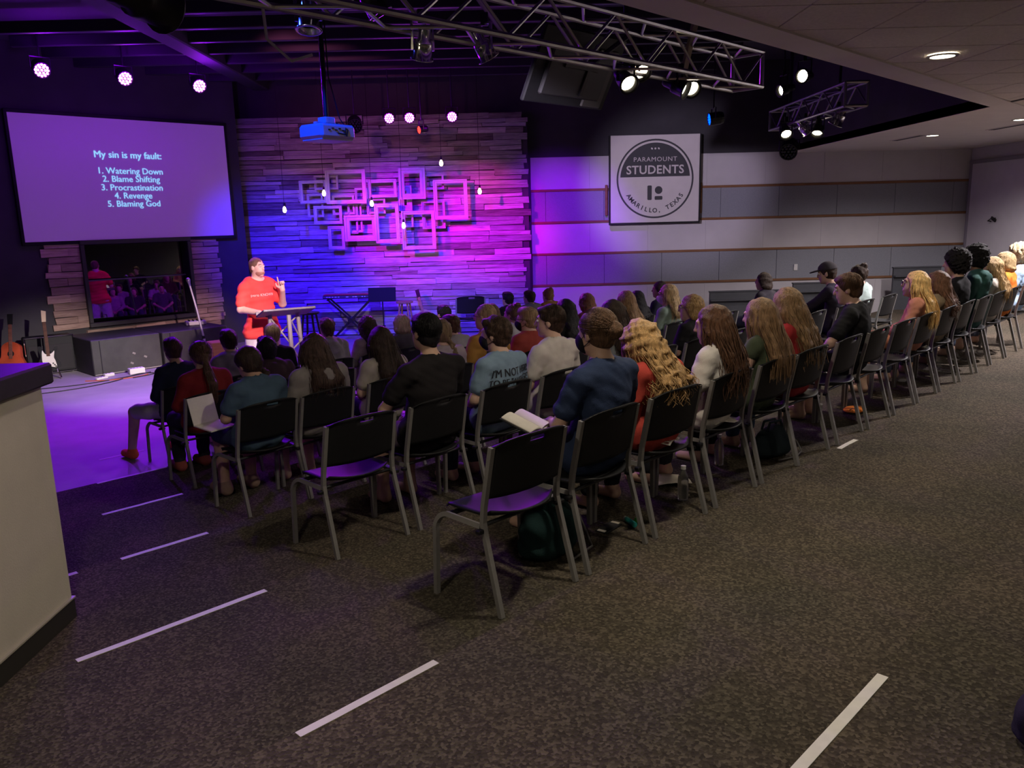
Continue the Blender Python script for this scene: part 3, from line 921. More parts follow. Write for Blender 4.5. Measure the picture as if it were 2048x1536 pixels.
def truss(p, q, wdt, bay, label, braces_mat):
    p, q = Vector(p), Vector(q)
    t = thing('lighting_truss', label, 'truss', p)
    d = (q-p); L = d.length; d.normalize()
    s_ = d.cross(Vector((0, 0, 1))).normalized(); u = Vector((0, 0, 1))
    off = [(-1, -1), (1, -1), (1, 1), (-1, 1)]
    C = [s_*(i*wdt/2)+u*(j*wdt/2) for i, j in off]
    for c in C: MB().tube([c, c+d*L], .020, 8).build('chord', braces_mat, t, False)
    n = max(2, round(L/bay))
    for f in range(4):
        c0, c1 = C[f], C[(f+1) % 4]
        for k in range(n):
            x0_, x1_ = L*k/n, L*(k+1)/n
            a_, b_ = (c0+d*x0_, c1+d*x1_) if k % 2 == 0 else (c1+d*x0_, c0+d*x1_)
            MB().tube([a_, b_], .0115, 6).build('brace', braces_mat, t)
        for x_ in (0.012, L-.012): MB().tube([c0+d*x_, c1+d*x_], .02, 6).build('end_bar', braces_mat, t)
    return t
truss(AB(.9, 3.82, 2.69), AB(7.05, 3.82, 2.69), .29, .36, 'long aluminium box truss carrying the white cans above the audience', M_ALU)
truss((4.6, 10.75, 2.89), (4.6, 13.7, 2.89), .29, .36, 'short violet-tinged truss in the corner of the dark opening', mat('painted_truss', (.22, .2, .24), rough=.4, metal=.8))
struct(MB().tube([(4.6, 11.3, 3.0), (4.6, 11.3, 4.45)], .02, 6).build('trim_hanger', M_BLACKMETAL))
struct(MB().tube([(4.6, 13.2, 3.0), (4.6, 13.2, 4.45)], .02, 6).build('trim_hanger', M_BLACKMETAL))
for a_ in (2.2, 5.2): struct(MB().tube([AB(a_, 3.82, 2.8), AB(a_, 3.82, 4.45)], .02, 6).build('trim_hanger', M_BLACKMETAL))

def par_can(loc, d, label, lit, body=M_CHROME, power=0, color=WARM, size=60, sc=1.0, hang=.16, pole=0, group='cans on the trusses'):
    d = Vector(d).normalized()
    M = frame_z((0, 0, 0), d) @ Matrix.Scale(sc, 4)
    t = thing('par_can', label, 'stage light', loc, 0, group)
    MB().lathe([(.02, .25), (.05, .245), (.062, .22), (.065, .12), (.09, .10), (.095, .07), (.10, -.08), (.125, -.082), (.125, -.09), (.096, -.09), (.09, .05)], M, n=20, cap1=False).build('can', body, t, True)
    MB().lathe([(.001, -.02), (.05, -.028), (.092, -.03)], M, n=20, cap0=False, cap1=False).build('lens', M_LAMPW if lit else M_LENSOFF, t, True)
    X = (M.to_3x3() @ Vector((1, 0, 0))); X.z = 0; X.normalize()
    up = Vector((0, 0, hang))
    MB().tube([X*.112*sc, X*.112*sc+up, -X*.112*sc+up, -X*.112*sc], .012, 4).build('yoke', body, t)
    MB().box(up+Vector((0, 0, .03)), (.05, .03, .08), ch=.005).build('clamp', M_BLACKMETAL, t)
    if pole: MB().tube([up, up+Vector((0, 0, pole))], .012, 6).build('hanger', M_BLACKMETAL, t)
    if power: lamp_spot(Vector(loc)+d*.12*sc, Vector(loc)+d*3, color, power, size, .7, .07)
    return t
par_can(AB(1.7, 3.92, 2.46), (5.2, 13.2, -.5), 'extra can added out of view on the long truss to light the banner', True, M_BLACKMETAL, 3200, (.86, .74, 1.0), 17)  # unseen can added to brighten the banner and striped wall
par_can(AB(3.31, 3.92, 2.44), (-.25, .55, -1.2), 'unlit chrome can on the near end of the long truss', False, sc=0.56)
par_can(AB(3.83, 3.92, 2.50), (.5, .35, -.9), 'tilted unlit chrome can beside the first on the long truss', False, sc=0.58)
par_can(AB(2.94, 4.55, 2.66), (0, -.2, -1), 'blue-lit can hanging near the upper frame edge', False, mat('smoked_chrome', (.5, .5, .6), rough=.2, metal=1), hang=.2, sc=0.66)
par_can(AB(3.22, 4.25, 2.74), (.45, .1, -.8), 'black can cropped by the upper frame edge', False, M_BLACKMETAL, hang=.12, sc=0.7)
LW = 45
par_can(AB(5.34, 3.92, 2.46), (.30, -.80, -.55), 'lit can lowest in the first bright pair on the long truss', True, M_BLACKMETAL, LW, size=75, hang=.12, sc=0.66)
par_can(AB(5.60, 3.98, 2.58), (.30, -.80, -.55), 'lit can higher in the first bright pair on the long truss', True, M_BLACKMETAL, LW, size=75, hang=.1, sc=0.66)
par_can(AB(6.10, 3.92, 2.48), (.85, -.55, -.5), 'lit can turned aside in the second bright pair on the long truss', True, M_BLACKMETAL, LW, size=75, hang=.12, sc=0.66)
par_can(AB(6.30, 3.95, 2.51), (.12, -.85, -.5), 'brightest can at the far end of the long truss', True, M_BLACKMETAL, LW, size=75, hang=.12, sc=0.66)
par_can((4.40, 12.75, 2.62), (-.1, -.85, -.6), 'lit can at the far end of the short truss', True, M_BLACKMETAL, 40, size=70, sc=0.8)
par_can((4.62, 12.55, 2.64), (.75, .1, -.8), 'lit can aimed away beside the far end of the short truss', True, M_CHROME, 40, size=70, sc=0.75)
par_can((4.58, 11.95, 2.56), (-.35, -.6, -.9), 'lit can in the middle of the short truss', True, M_BLACKMETAL, 40, size=70, sc=0.75)
par_can((4.62, 11.35, 2.64), (-.35, .35, -.9), 'chrome can nearest on the short truss, tilted with a bright rim', True, M_CHROME, 30, size=60, sc=0.8)
par_can((4.15, 12.2, 3.16), (-.95, -.3, -.25), 'edge-on lit can behind the short truss', True, M_BLACKMETAL, 60, NEUTRAL, 80, hang=.2, pole=1.1, sc=0.75)
par_can((4.15, 11.4, 3.22), (-.75, -.75, -.12), 'round glowing can above the short truss', True, M_BLACKMETAL, 40, hang=.2, pole=1.05, sc=0.85)

# projector on its pole
pj = thing('projector', 'white ceiling projector tinted blue on a long pole', 'projector', (-1.92, 9.5, 2.44), math.radians(52))
M_PROJ = mat('projector_shell', (.45, .46, .5), rough=.45)
MB().box((0, 0, 0), (.50, .40, .16), ch=.03).build('casing', M_PROJ, pj)
MB().box((0, 0, -.085), (.44, .34, .02), ch=.004).build('base_plate', M_PROJ, pj)
MB().box((0, 0, .10), (.34, .05, .02), ch=.004).build('bracket', M_PROJ, pj)
MB().box((0, 0, .13), (.14, .14, .07), ch=.008).build('mount_block', M_PROJ, pj)
MB().tube([(0, 0, .15), (0, 0, 2.0)], .028, 10).build('pole', M_BLACKMETAL, pj)
MB().tube([(.05, -.10, .10), (.10, -.2, .04), (.08, -.21, -.03), (-.02, -.205, -.02)], .007, 6).build('cable', M_BLACK, pj)
MB().tube([(.03, -.03, 1.9), (.035, -.04, .6), (.09, -.12, .15), (.13, -.2, .02), (.1, -.21, -.05)], .007, 6).build('cable', M_BLACK, pj)
MB().lathe([(.06, 0), (.06, .04), (.05, .05)], Matrix.Translation((-.1, .2, 0)) @ Matrix.Rotation(-math.pi/2, 4, 'X'), n=16).build('lens', M_LENSOFF, pj)
pn = MB()
for k in range(6): pn.box((-.14+.05*k, -.202, .01+.018*(k % 2)), (.03, .008, .014))
pn.build('port_panel', M_BLACK, pj)
lamp_spot((-2.6, 7.6, 3.9), (-1.95, 9.45, 2.4), (.0, .045, 1.0), 700, 22, .5)
lamp_spot((-2.3, 6.6, 3.8), (-1.17, 5.33, 2.63), (.02, .06, 1.0), 90, 20, .5)
led_par((-2.9, 8.0, 4.05), (.95, 1.45, -1.6), 'blue wash head high above the stage', M_LEDB, .9)

# television hung from the long truss, seen from behind
tv = thing('television', 'black flat television hung tilted from the truss, back towards us', 'television', AB(6.45, 5.35, 2.86), math.radians(45))
Rt = Euler((math.radians(28), 0, 0))
def tvb(c, d, ch): return MB().box(Rt.to_matrix() @ Vector(c), d, Rt, ch)
tvb((0, 0, 0), (1.22, .05, .72), .012).build('panel', M_BLACK, tv)
tvb((0, -.04, -.04), (.9, .05, .45), .015).build('rear_housing', mat('tv_rear', (.025, .024, .024), rough=.5), tv)
tvb((.38, -.03, -.05), (.3, .03, .58), .01).build('lit_side_cover', mat('tv_lit_side', (.06, .056, .048), rough=.5), tv)  # paler beige puts the light on the right edge into the colour
tvb((0, -.075, .05), (.5, .02, .06), .005).build('mount_rail', M_BLACKMETAL, tv)
tvb((.12, -.075, .02), (.05, .02, .5), .005).build('mount_rail', M_BLACKMETAL, tv)
MB().tube([Rt.to_matrix() @ Vector((.12, -.08, .1)), (.12, -.6, .25), (.12, -1.35, .1)], .025, 6).build('hanger_arm', M_BLACKMETAL, tv)
MB().box((-.18, -1.42, .02), (.07, .03, .5), Euler((.1, .25, 0)), .005).build('hanger_strap', mat('plywood_strap', (.4, .33, .22), rough=.7), tv)
# cables drooping from the dark ceiling
for k, (pts, lab) in enumerate([([(-1.55, 5.0, 3.6), (-1.5, 5.2, 2.92), (-1.3, 5.35, 2.83), (-1.15, 5.4, 2.86)], 'pale cable loop under the dark ceiling near the blue can'), ([(-1.62, 6.0, 3.3), (-1.6, 6.05, 2.72), (-1.45, 6.1, 2.58), (-1.3, 6.1, 2.62)], 'long pale cable hanging below the dark ceiling')]):
    tag(MB().tube([Vector(p) for p in pts], .012, 6).build('hanging_cable', mat('grey_cable', (.3, .26, .28), rough=.5)), lab, 'cable')

# ---------------------------------------------------------------- stage furniture
def tubes(name, segs, r, matl, parent, n=8):
    for s_ in segs: MB().tube(s_, r, n).build(name, matl, parent)

M_LECTOP = mat('lectern_laminate', (.10, .09, .11), rough=.5, noise=(30, .1, (1, 1, 1)))
M_LECLEG = mat('silver_tube', (.34, .33, .31), rough=.45, metal=.3)
lec = thing('lectern', 'dark-topped lectern on silver truss legs before the speaker', 'lectern', (-2.80, 10.42, FLOOR), math.radians(28+180))
MB().box((0, .0, 1.245), (.66, .50, .03), Euler((math.radians(14), 0, 0)), .006).build('top', M_LECTOP, lec)
MB().box((0, -.243, 1.21), (.66, .02, .07), Euler((math.radians(14), 0, 0)), .004).build('top_lip', M_LECTOP, lec)
L = [(-.20, -.12), (.20, -.12), (.0, .16)]
for (x, y) in L: MB().tube([(x*1.1, y*1.1, .02), (x*.9, y*.9, 1.22)], .028, 10).build('leg', M_LECLEG, lec)
for i in range(3):
    (x0_, y0_), (x1_, y1_) = L[i], L[(i+1) % 3]
    for k in range(3):
        z0_, z1_ = .12+.36*k, .48+.36*k
        if k % 2: x0_, y0_, x1_, y1_ = x1_, y1_, x0_, y0_
        MB().tube([(x0_, y0_, z0_), (x1_, y1_, z1_)], .011, 6).build('brace', M_LECLEG, lec)
MB().box((0, 0, .012), (.6, .5, .024), ch=.006).build('base', M_BLACK, lec)

kb = thing('keyboard_stand', 'black folding X stand under the stage keyboard', 'stand', (-3.05, 16.25, FLOOR))
for y in (-.12, .12):
    MB().tube([(-.42, y, .02), (.42, y, .84)], .022, 4, square=True).build('leg', M_BLACKMETAL, kb)
    MB().tube([(.42, y, .02), (-.42, y, .84)], .022, 4, square=True).build('leg', M_BLACKMETAL, kb)
for x in (-.42, .42):
    MB().tube([(x, -.2, .025), (x, .2, .025)], .022, 8).build('foot_bar', M_BLACKMETAL, kb)
    MB().tube([(x, -.2, .85), (x, .2, .85)], .018, 8).build('top_bar', M_BLACKMETAL, kb)
MB().tube([(0, -.17, .43), (0, .17, .43)], .05, 12).build('hub', M_BLACKMETAL, kb)
ky = thing('keyboard', 'red-topped stage keyboard lying on the folding stand', 'keyboard', (-2.98, 16.25, FLOOR+.87))
M_RED = mat('red_lacquer', (.45, .03, .04), rough=.4)
MB().box((0, 0, .03), (1.18, .32, .06), ch=.01).build('case', M_BLACK, ky)
MB().box((0, .03, .068), (1.18, .26, .018), ch=.005).build('lid', M_RED, ky)
MB().box((0, -.163, .033), (1.16, .008, .04)).build('front_strip', mat('keyboard_front', (.06, .05, .09), rough=.4), ky)
kl = MB()
for x, wd in ((-.5, .03), (-.45, .04), (-.39, .03), (-.33, .04), (-.27, .03), (-.1, .05), (.02, .03), (.07, .05), (.2, .03), (.25, .02)): kl.box((x, -.168, .033), (wd, .002, .016))
kl.build('panel_marking', mat('kb_marks', (.6, .6, .65), rough=.5), ky)
ms = thing('music_stand', 'dark music stand between the keyboard and the wooden stool', 'music stand', (-2.27, 15.3, FLOOR))
MB().box((0, 0, 1.00), (.52, .02, .27), Euler((math.radians(-14), 0, 0)), .006).build('desk', mat('music_desk', (.014, .012, .016), rough=.75, spec=.15), ms)
MB().box((0, -.05, .88), (.52, .07, .015), ch=.003).build('ledge', M_BLACKMETAL, ms)
MB().tube([(0, .02, .12), (0, .02, .95)], .012, 8).build('pole', M_BLACKMETAL, ms)
for k in range(3):
    t = k*2.094+.5
    MB().tube([(0, .02, .22), (.28*math.cos(t), .28*math.sin(t), .01)], .010, 6).build('leg', M_BLACKMETAL, ms)

def stool(loc, hgt, matl, label, rs=.17, spread=.2, backed=False):
    t = thing('stool', label, 'stool', loc)
    MB().lathe([(rs*.8, hgt-.04), (rs, hgt-.03), (rs, hgt-.005), (rs*.9, hgt)], n=20).build('seat', matl, t, False)
    for k in range(4):
        a = k*math.pi/2+.6
        MB().tube([(spread*math.cos(a), spread*math.sin(a), 0), (rs*.65*math.cos(a), rs*.65*math.sin(a), hgt-.035)], .018, 8).build('leg', matl, t)
    for z_, q in ((.22, .9), (.42, .8)):
        pts = [(spread*q*math.cos(k*math.pi/2+.6), spread*q*math.sin(k*math.pi/2+.6), z_) for k in range(4)]
        for k in range(4): MB().tube([pts[k], pts[(k+1) % 4]], .011, 6).build('rung', matl, t)
    return t
stool((-1.93, 15.95, FLOOR), .80, M_STOOLWOOD, 'round wooden stool behind the music stand')
stool((-3.28, 13.7, FLOOR), .88, M_BLACKMETAL, 'black metal stool behind the lectern', .17, .24)

def guitar(t, body_outline, depth, M, body_mat, neck_mat, plate=None, plate_mat=None):
    MB().prism(body_outline, 0, depth, M).build('body', body_mat, t)
    if plate: MB().prism(plate, depth, depth+.006, M).build('pickguard', plate_mat, t)
    MB().box(M @ Vector((0, .50, depth)), (.052, .56, .022), M.to_3x3(), .004).build('neck', neck_mat, t)
def outline(pts, n=6):
    P = []
    m_ = len(pts)
    for i in range(m_):
        p0, p1, p2, p3 = (Vector(pts[(i+k-1) % m_]) for k in range(4))
        for j in range(n):
            u = j/n
            P.append(tuple(.5*((2*p1)+(-p0+p2)*u+(2*p0-5*p1+4*p2-p3)*u*u+(-p0+3*p1-3*p2+p3)*u**3)))
    return P
def gmat(lean, yaw): return Matrix.Rotation(yaw, 4, 'Z') @ Matrix.Rotation(math.radians(90)-lean, 4, 'X')
# electric guitar
eg = thing('electric_guitar', 'electric guitar with a cream pickguard on a floor stand', 'guitar', (-7.33, 12.90, FLOOR+.14), 0)
Mg = gmat(math.radians(14), math.radians(28))
strat = outline([(0, .0), (.12, .01), (.165, .09), (.115, .19), (.11, .26), (.145, .36), (.10, .36), (.04, .27), (-.04, .27), (-.09, .38), (-.14, .37), (-.115, .25), (-.12, .19), (-.165, .09), (-.12, .01)])
pg = outline([(.03, .05), (.10, .04), (.09, .14), (.075, .2), (.09, .3), (.04, .26), (-.04, .26), (-.075, .32), (-.09, .25), (-.09, .13), (-.04, .10)])
guitar(eg, strat, .045, Mg, mat('black_lacquer', (.01, .01, .012), rough=.2), wood('rosewood', (.06, .03, .02), (.12, .06, .035), .05), pg, mat('cream_pickguard', (.62, .60, .50), rough=.4))
MB().prism([(-.03, .78), (.03, .78), (.045, .95), (-.02, .97)], .03, .045, Mg).build('headstock', mat('maple', (.55, .42, .26), rough=.4), eg)
kn = MB()
for (x, y) in ((.055, .10), (.075, .075), (.09, .05)): kn.lathe([(.011, .05), (.011, .065)], Mg @ Matrix.Translation((x, y, 0)), n=8)
kn.build('knob', M_BLACK, eg)
st = thing('guitar_stand', 'chrome-edged floor stand holding the electric guitar', 'stand', (-7.35, 12.95, FLOOR), math.radians(28))
for s_ in (-1, 1):
    MB().tube([(s_*.14, -.16, .015), (s_*.10, .0, .13), (s_*.02, .16, .3)], .013, 8).build('leg', M_CHROME, st)
    MB().tube([(s_*.10, .0, .13), (s_*.10, -.14, .12), (s_*.10, -.15, .17)], .011, 6).build('cradle_arm', M_CHROME, st)
MB().tube([(0, .3, .015), (0, .14, .32), (0, .2, .75)], .013, 8).build('spine', M_CHROME, st)
ag = thing('acoustic_guitar', 'sunburst acoustic guitar standing beside the electric one', 'guitar', (-7.95, 12.95, FLOOR+.10), 0)
Mg2 = gmat(math.radians(16), math.radians(10))
dread = outline([(0, 0), (.15, .02), (.20, .13), (.15, .25), (.14, .32), (.13, .43), (.05, .49), (-.05, .49), (-.13, .43), (-.14, .32), (-.15, .25), (-.20, .13), (-.15, .02)])
guitar(ag, dread, .10, Mg2, mat('sunburst_red', (.42, .07, .03), rough=.25, noise=(3, .5, (1, 1, 1))), wood('mahogany', (.10, .04, .03), (.18, .07, .05), .05))
MB().prism([(-.035, .78), (.035, .78), (.04, .95), (-.04, .95)], .08, .10, Mg2).build('headstock', M_BLACK, ag)
MB().lathe([(.05, .1005), (.05, .103)], Mg2 @ Matrix.Translation((0, .30, 0)), n=20).build('sound_hole', M_BLACK, ag)
g3 = thing('acoustic_guitar', 'pale acoustic guitar leaning by the plank wall behind the wooden stool', 'guitar', (-1.50, 16.45, FLOOR+.08), 0)
Mg3 = gmat(math.radians(20), math.radians(-15)) @ Matrix.Rotation(.35, 4, 'Z')
guitar(g3, dread, .10, Mg3, mat('spruce_top', (.5, .33, .17), rough=.3), M_STOOLWOOD)
MB().prism([(-.035, .78), (.035, .78), (.04, .95), (-.04, .95)], .08, .10, Mg3).build('headstock', M_BLACK, g3)
MB().lathe([(.05, .1005), (.05, .103)], Mg3 @ Matrix.Translation((0, .30, 0)), n=20).build('sound_hole', M_BLACK, g3)
# dark amplifier combo behind the guitars
am = thing('amplifier', 'black combo amplifier with chrome corners behind the guitars', 'amplifier', (-7.62, 13.45, FLOOR), math.radians(38))
MB().box((0, 0, .33), (.72, .32, .6), ch=.02).build('cabinet', M_BLACK, am)
MB().box((0, -.165, .28), (.64, .01, .42), ch=.003).build('grille', mat('amp_grille', (.03, .028, .03), rough=.95, bump=(400, .4, (1, 1, 1))), am)
for s_ in (-1, 1):
    MB().tube([(s_*.36, -.165, .03), (s_*.36, -.165, .63)], .012, 6).build('corner_strip', M_CHROME, am)
MB().tube([(-.36, -.165, .63), (.36, -.165, .63)], .010, 6).build('corner_strip', M_CHROME, am)
MB().tube([(-.36, -.165, .03), (.36, -.165, .03)], .010, 6).build('corner_strip', M_CHROME, am)
for x in (-.3, .3):
    for y in (-.12, .12): MB().lathe([(.025, 0), (.025, .032)], Matrix.Translation((x, y, 0)), n=8).build('foot', M_CHROME, am)

# big black riser boxes under the window
M_RISER = mat('black_riser_paint', (.035, .036, .033), rough=.55, noise=(6, .25, (1, 1, 1)), bump=(30, .1, (1, 1, 1)))
for (a0, a1, b0, b1, lab) in ((4.45, 5.56, 13.86, 15.0, 'big scuffed black riser box nearest the guitars'), (5.58, 6.75, 13.80, 15.0, 'second big black riser box, behind the microphone stand')):
    t = thing('riser_box', lab, 'riser', AB((a0+a1)/2, (b0+b1)/2, FLOOR), math.radians(45))
    MB().box((0, 0, .295), (a1-a0, b1-b0, .59), ch=.012).build('body', M_RISER, t)
    MB().box((-(a1-a0)/2+.13, -(b1-b0)/2-.004, .295), (.012, .008, .56)).build('corner_strip', M_BLACKMETAL, t)
    MB().box((0, -(b1-b0)/2-.003, .02), (a1-a0-.02, .006, .012)).build('edge_strip', mat('worn_edge', (.3, .28, .25), rough=.5), t)
    for (x, z_) in ((.1, .3), (.28, .22), (.05, .14)): MB().box((x, -(b1-b0)/2-.002, z_), (.05, .004, .03), Euler((0, .5, 0))).build('scuff', mat('scuff', (.22, .21, .19), rough=.8), t)

# microphone stand, cajon, pedal board
mc = thing('microphone_stand', 'slanting microphone stand with violet highlights before the riser', 'microphone stand', AB(6.02, 13.3, FLOOR))
M_STANDG = mat('satin_stand', (.42, .4, .44), rough=.35, metal=.4)
MB().tube([(.06, 0, .45), (-.02, .0, 1.0), (-.09, .0, 1.38)], .018, 8).build('boom', M_STANDG, mc)
MB().tube([(.05, 0, .10), (.06, 0, .5)], .018, 8).build('pole', M_STANDG, mc)
MB().lathe([(.012, -.06), (.018, -.05), (.024, .0), (.034, .03), (.034, .06), (.02, .085)], Matrix.Translation((-.10, 0, 1.43)) @ Matrix.Rotation(-.2, 4, 'Y'), n=14).build('microphone', mat('mic_grille', (.45, .42, .48), rough=.35, metal=.9), mc, True)
for k in range(3):
    t = k*2.094
    MB().tube([(.05, 0, .28), (.05+.3*math.cos(t), .3*math.sin(t), .01)], .012, 6).build('leg', M_CHROME, mc)
MB().lathe([(.03, 0), (.03, .05)], Matrix.Translation((.05, 0, .48)), n=10).build('clutch', M_BLACK, mc)
cj = thing('cajon', 'brown wooden box drum standing in front of the riser', 'drum', AB(6.12, 12.9, FLOOR), math.radians(40))
MB().box((0, 0, .235), (.3, .3, .45), ch=.012).build('body', M_STOOLWOOD, cj)
MB().box((0, -.152, .235), (.29, .006, .43)).build('front_plate', wood('cajon_face', (.3, .13, .05), (.42, .2, .09), .05), cj)
for x in (-.12, .12):
    for y in (-.12, .12): MB().lathe([(.015, 0), (.015, .012)], Matrix.Translation((x, y, 0)), n=8).build('foot', M_BLACK, cj)
pb = thing('pedal_board', 'small white mixer lying on top of the second riser', 'mixer', AB(6.45, 14.4, FLOOR+.59), math.radians(30))
MB().box((0, 0, .04), (.34, .22, .07), ch=.01).build('case', M_WHITE, pb)
k_ = MB()
for i in range(4):
    for j in range(2): k_.lathe([(.014, .075), (.012, .1)], Matrix.Translation((-.11+.07*i, -.05+.09*j, 0)), n=8)
k_.build('knob', M_BLACK, pb)
m2 = thing('microphone_stand', 'thin straight black stand beside the speaker', 'microphone stand', AB(6.35, 12.2, FLOOR))
MB().tube([(0, 0, .03), (.03, 0, 1.35)], .011, 8).build('pole', M_BLACKMETAL, m2)
MB().lathe([(.14, 0), (.14, .02), (.03, .03)], n=18).build('base', M_BLACKMETAL, m2)
MB().lathe([(.014, 0), (.026, .06), (.02, .1)], Matrix.Translation((.03, 0, 1.35)), n=10).build('microphone', M_BLACK, m2)
mon = thing('stage_monitor', 'dark wedge monitor with a chrome lattice handle beside the speaker', 'monitor', AB(5.55, 10.9, FLOOR), math.radians(30))
Mw = Matrix.Rotation(math.pi/2, 4, 'Z') @ Matrix.Rotation(math.pi/2, 4, 'X')
MB().prism([(-.22, 0), (.22, 0), (.20, .12), (-.06, .46), (-.2, .44)], -.24, .24, Mw).build('cabinet', mat('monitor_body', (.03, .032, .028), rough=.7), mon)
for s_ in (-.1, .1):
    MB().tube([(s_, -.12, .42), (s_, -.05, .62), (s_, .12, .62), (s_, .18, .44)], .012, 6).build('handle', M_CHROME, mon)
# power strips, adapters and cables on the stage floor
def cable(pts, r, matl, lab):
    P = outline_open([Vector(p) for p in pts])
    tag(MB().tube(P, r, 6).build('floor_cable', matl), lab, 'cable')
def outline_open(pts, n=5):
    P = []
    for i in range(len(pts)-1):
        p0 = pts[max(i-1, 0)]; p1 = pts[i]; p2 = pts[i+1]; p3 = pts[min(i+2, len(pts)-1)]
        for j in range(n):
            u = j/n
            P.append(.5*((2*p1)+(-p0+p2)*u+(2*p0-5*p1+4*p2-p3)*u*u+(-p0+3*p1-3*p2+p3)*u**3))
    P.append(pts[-1]); return P
FZ = FLOOR+.008
M_CAB = mat('black_cable', (.02, .018, .02), rough=.5)
cable([AB(3.2, 13.6, FZ), AB(4.0, 13.3, FZ), AB(4.7, 13.35, FZ), AB(5.2, 13.5, FZ)], .008, M_CAB, 'black cable running along the floor under the riser boxes')
cable([AB(3.1, 13.1, FZ), AB(3.9, 13.0, FZ), AB(4.5, 13.15, FZ), AB(5.0, 13.5, FZ), AB(5.2, 13.3, FZ), AB(4.8, 13.2, FZ)], .008, M_CAB, 'black cable looping back on the floor nearest the audience')
cable([AB(4.2, 13.55, FZ), AB(4.5, 13.3, FZ), AB(4.9, 13.25, FZ), AB(5.1, 13.35, FZ)], .008, mat('orange_cable', (.5, .12, .04), rough=.5), 'orange cable among the black ones on the stage floor')
def adapter(a, b, d, rz, lab):
    t = thing('power_adapter', lab, 'power strip', AB(a, b, FLOOR), rz)
    MB().box((0, 0, d[2]/2), d, ch=.008).build('body', M_WHITE, t)
    so = MB()
    for k in range(max(1, int(d[0]/.06))): so.box((-d[0]/2+.04+.05*k, 0, d[2]+.001), (.022, .02, .003))
    so.build('socket', M_BLACK, t)
adapter(4.62, 13.72, (.16, .07, .05), .9, 'small white power adapter on the floor by the riser')
adapter(5.02, 13.62, (.24, .14, .09), .7, 'large white power strip before the riser box')
adapter(4.45, 13.55, (.2, .05, .035), 1.1, 'thin white power strip nearest the electric guitar')
# far dark benches in front of the striped wall
M_BENCH = mat('charcoal_laminate', (.05, .052, .06), rough=.5, noise=(8, .1, (1, 1, 1)))
def bench(x0_, x1_, y, ztop, lab, strip=False):
    t = thing('low_partition', lab, 'partition', ((x0_+x1_)/2, y, FLOOR))
    hgt = ztop-FLOOR; wd = x1_-x0_
    MB().box((0, 0, hgt/2), (wd, .06, hgt), ch=.006).build('panel', M_BENCH, t)
    MB().box((0, -.06, hgt-.16), (wd, .12, .03), ch=.005).build('shelf', M_BENCH, t)
    MB().box((0, 0, hgt+.012), (wd+.02, .09, .025), ch=.004).build('cap_rail', M_WHITE if strip else M_BENCH, t)
bench(4.22, 5.75, 16.35, -.14, 'low dark partition in front of the striped wall by the sage-green top')
bench(5.95, 7.15, 16.45, -.02, 'dark partition with a pale top rail behind the person in the dark cap')
bench(8.02, 9.0, 16.5, .24, 'dark partition in the far corner behind the salmon jacket')
ol = thing('wall_outlet', 'small pale switch plate on the lower grey wall band', 'outlet', (6.25, 17.155, .27))
MB().box((0, 0, 0), (.08, .012, .13), ch=.004).build('plate', M_WHITE, ol)
MB().box((0, -.008, 0), (.03, .008, .06), ch=.002).build('switch', M_WHITE, ol)

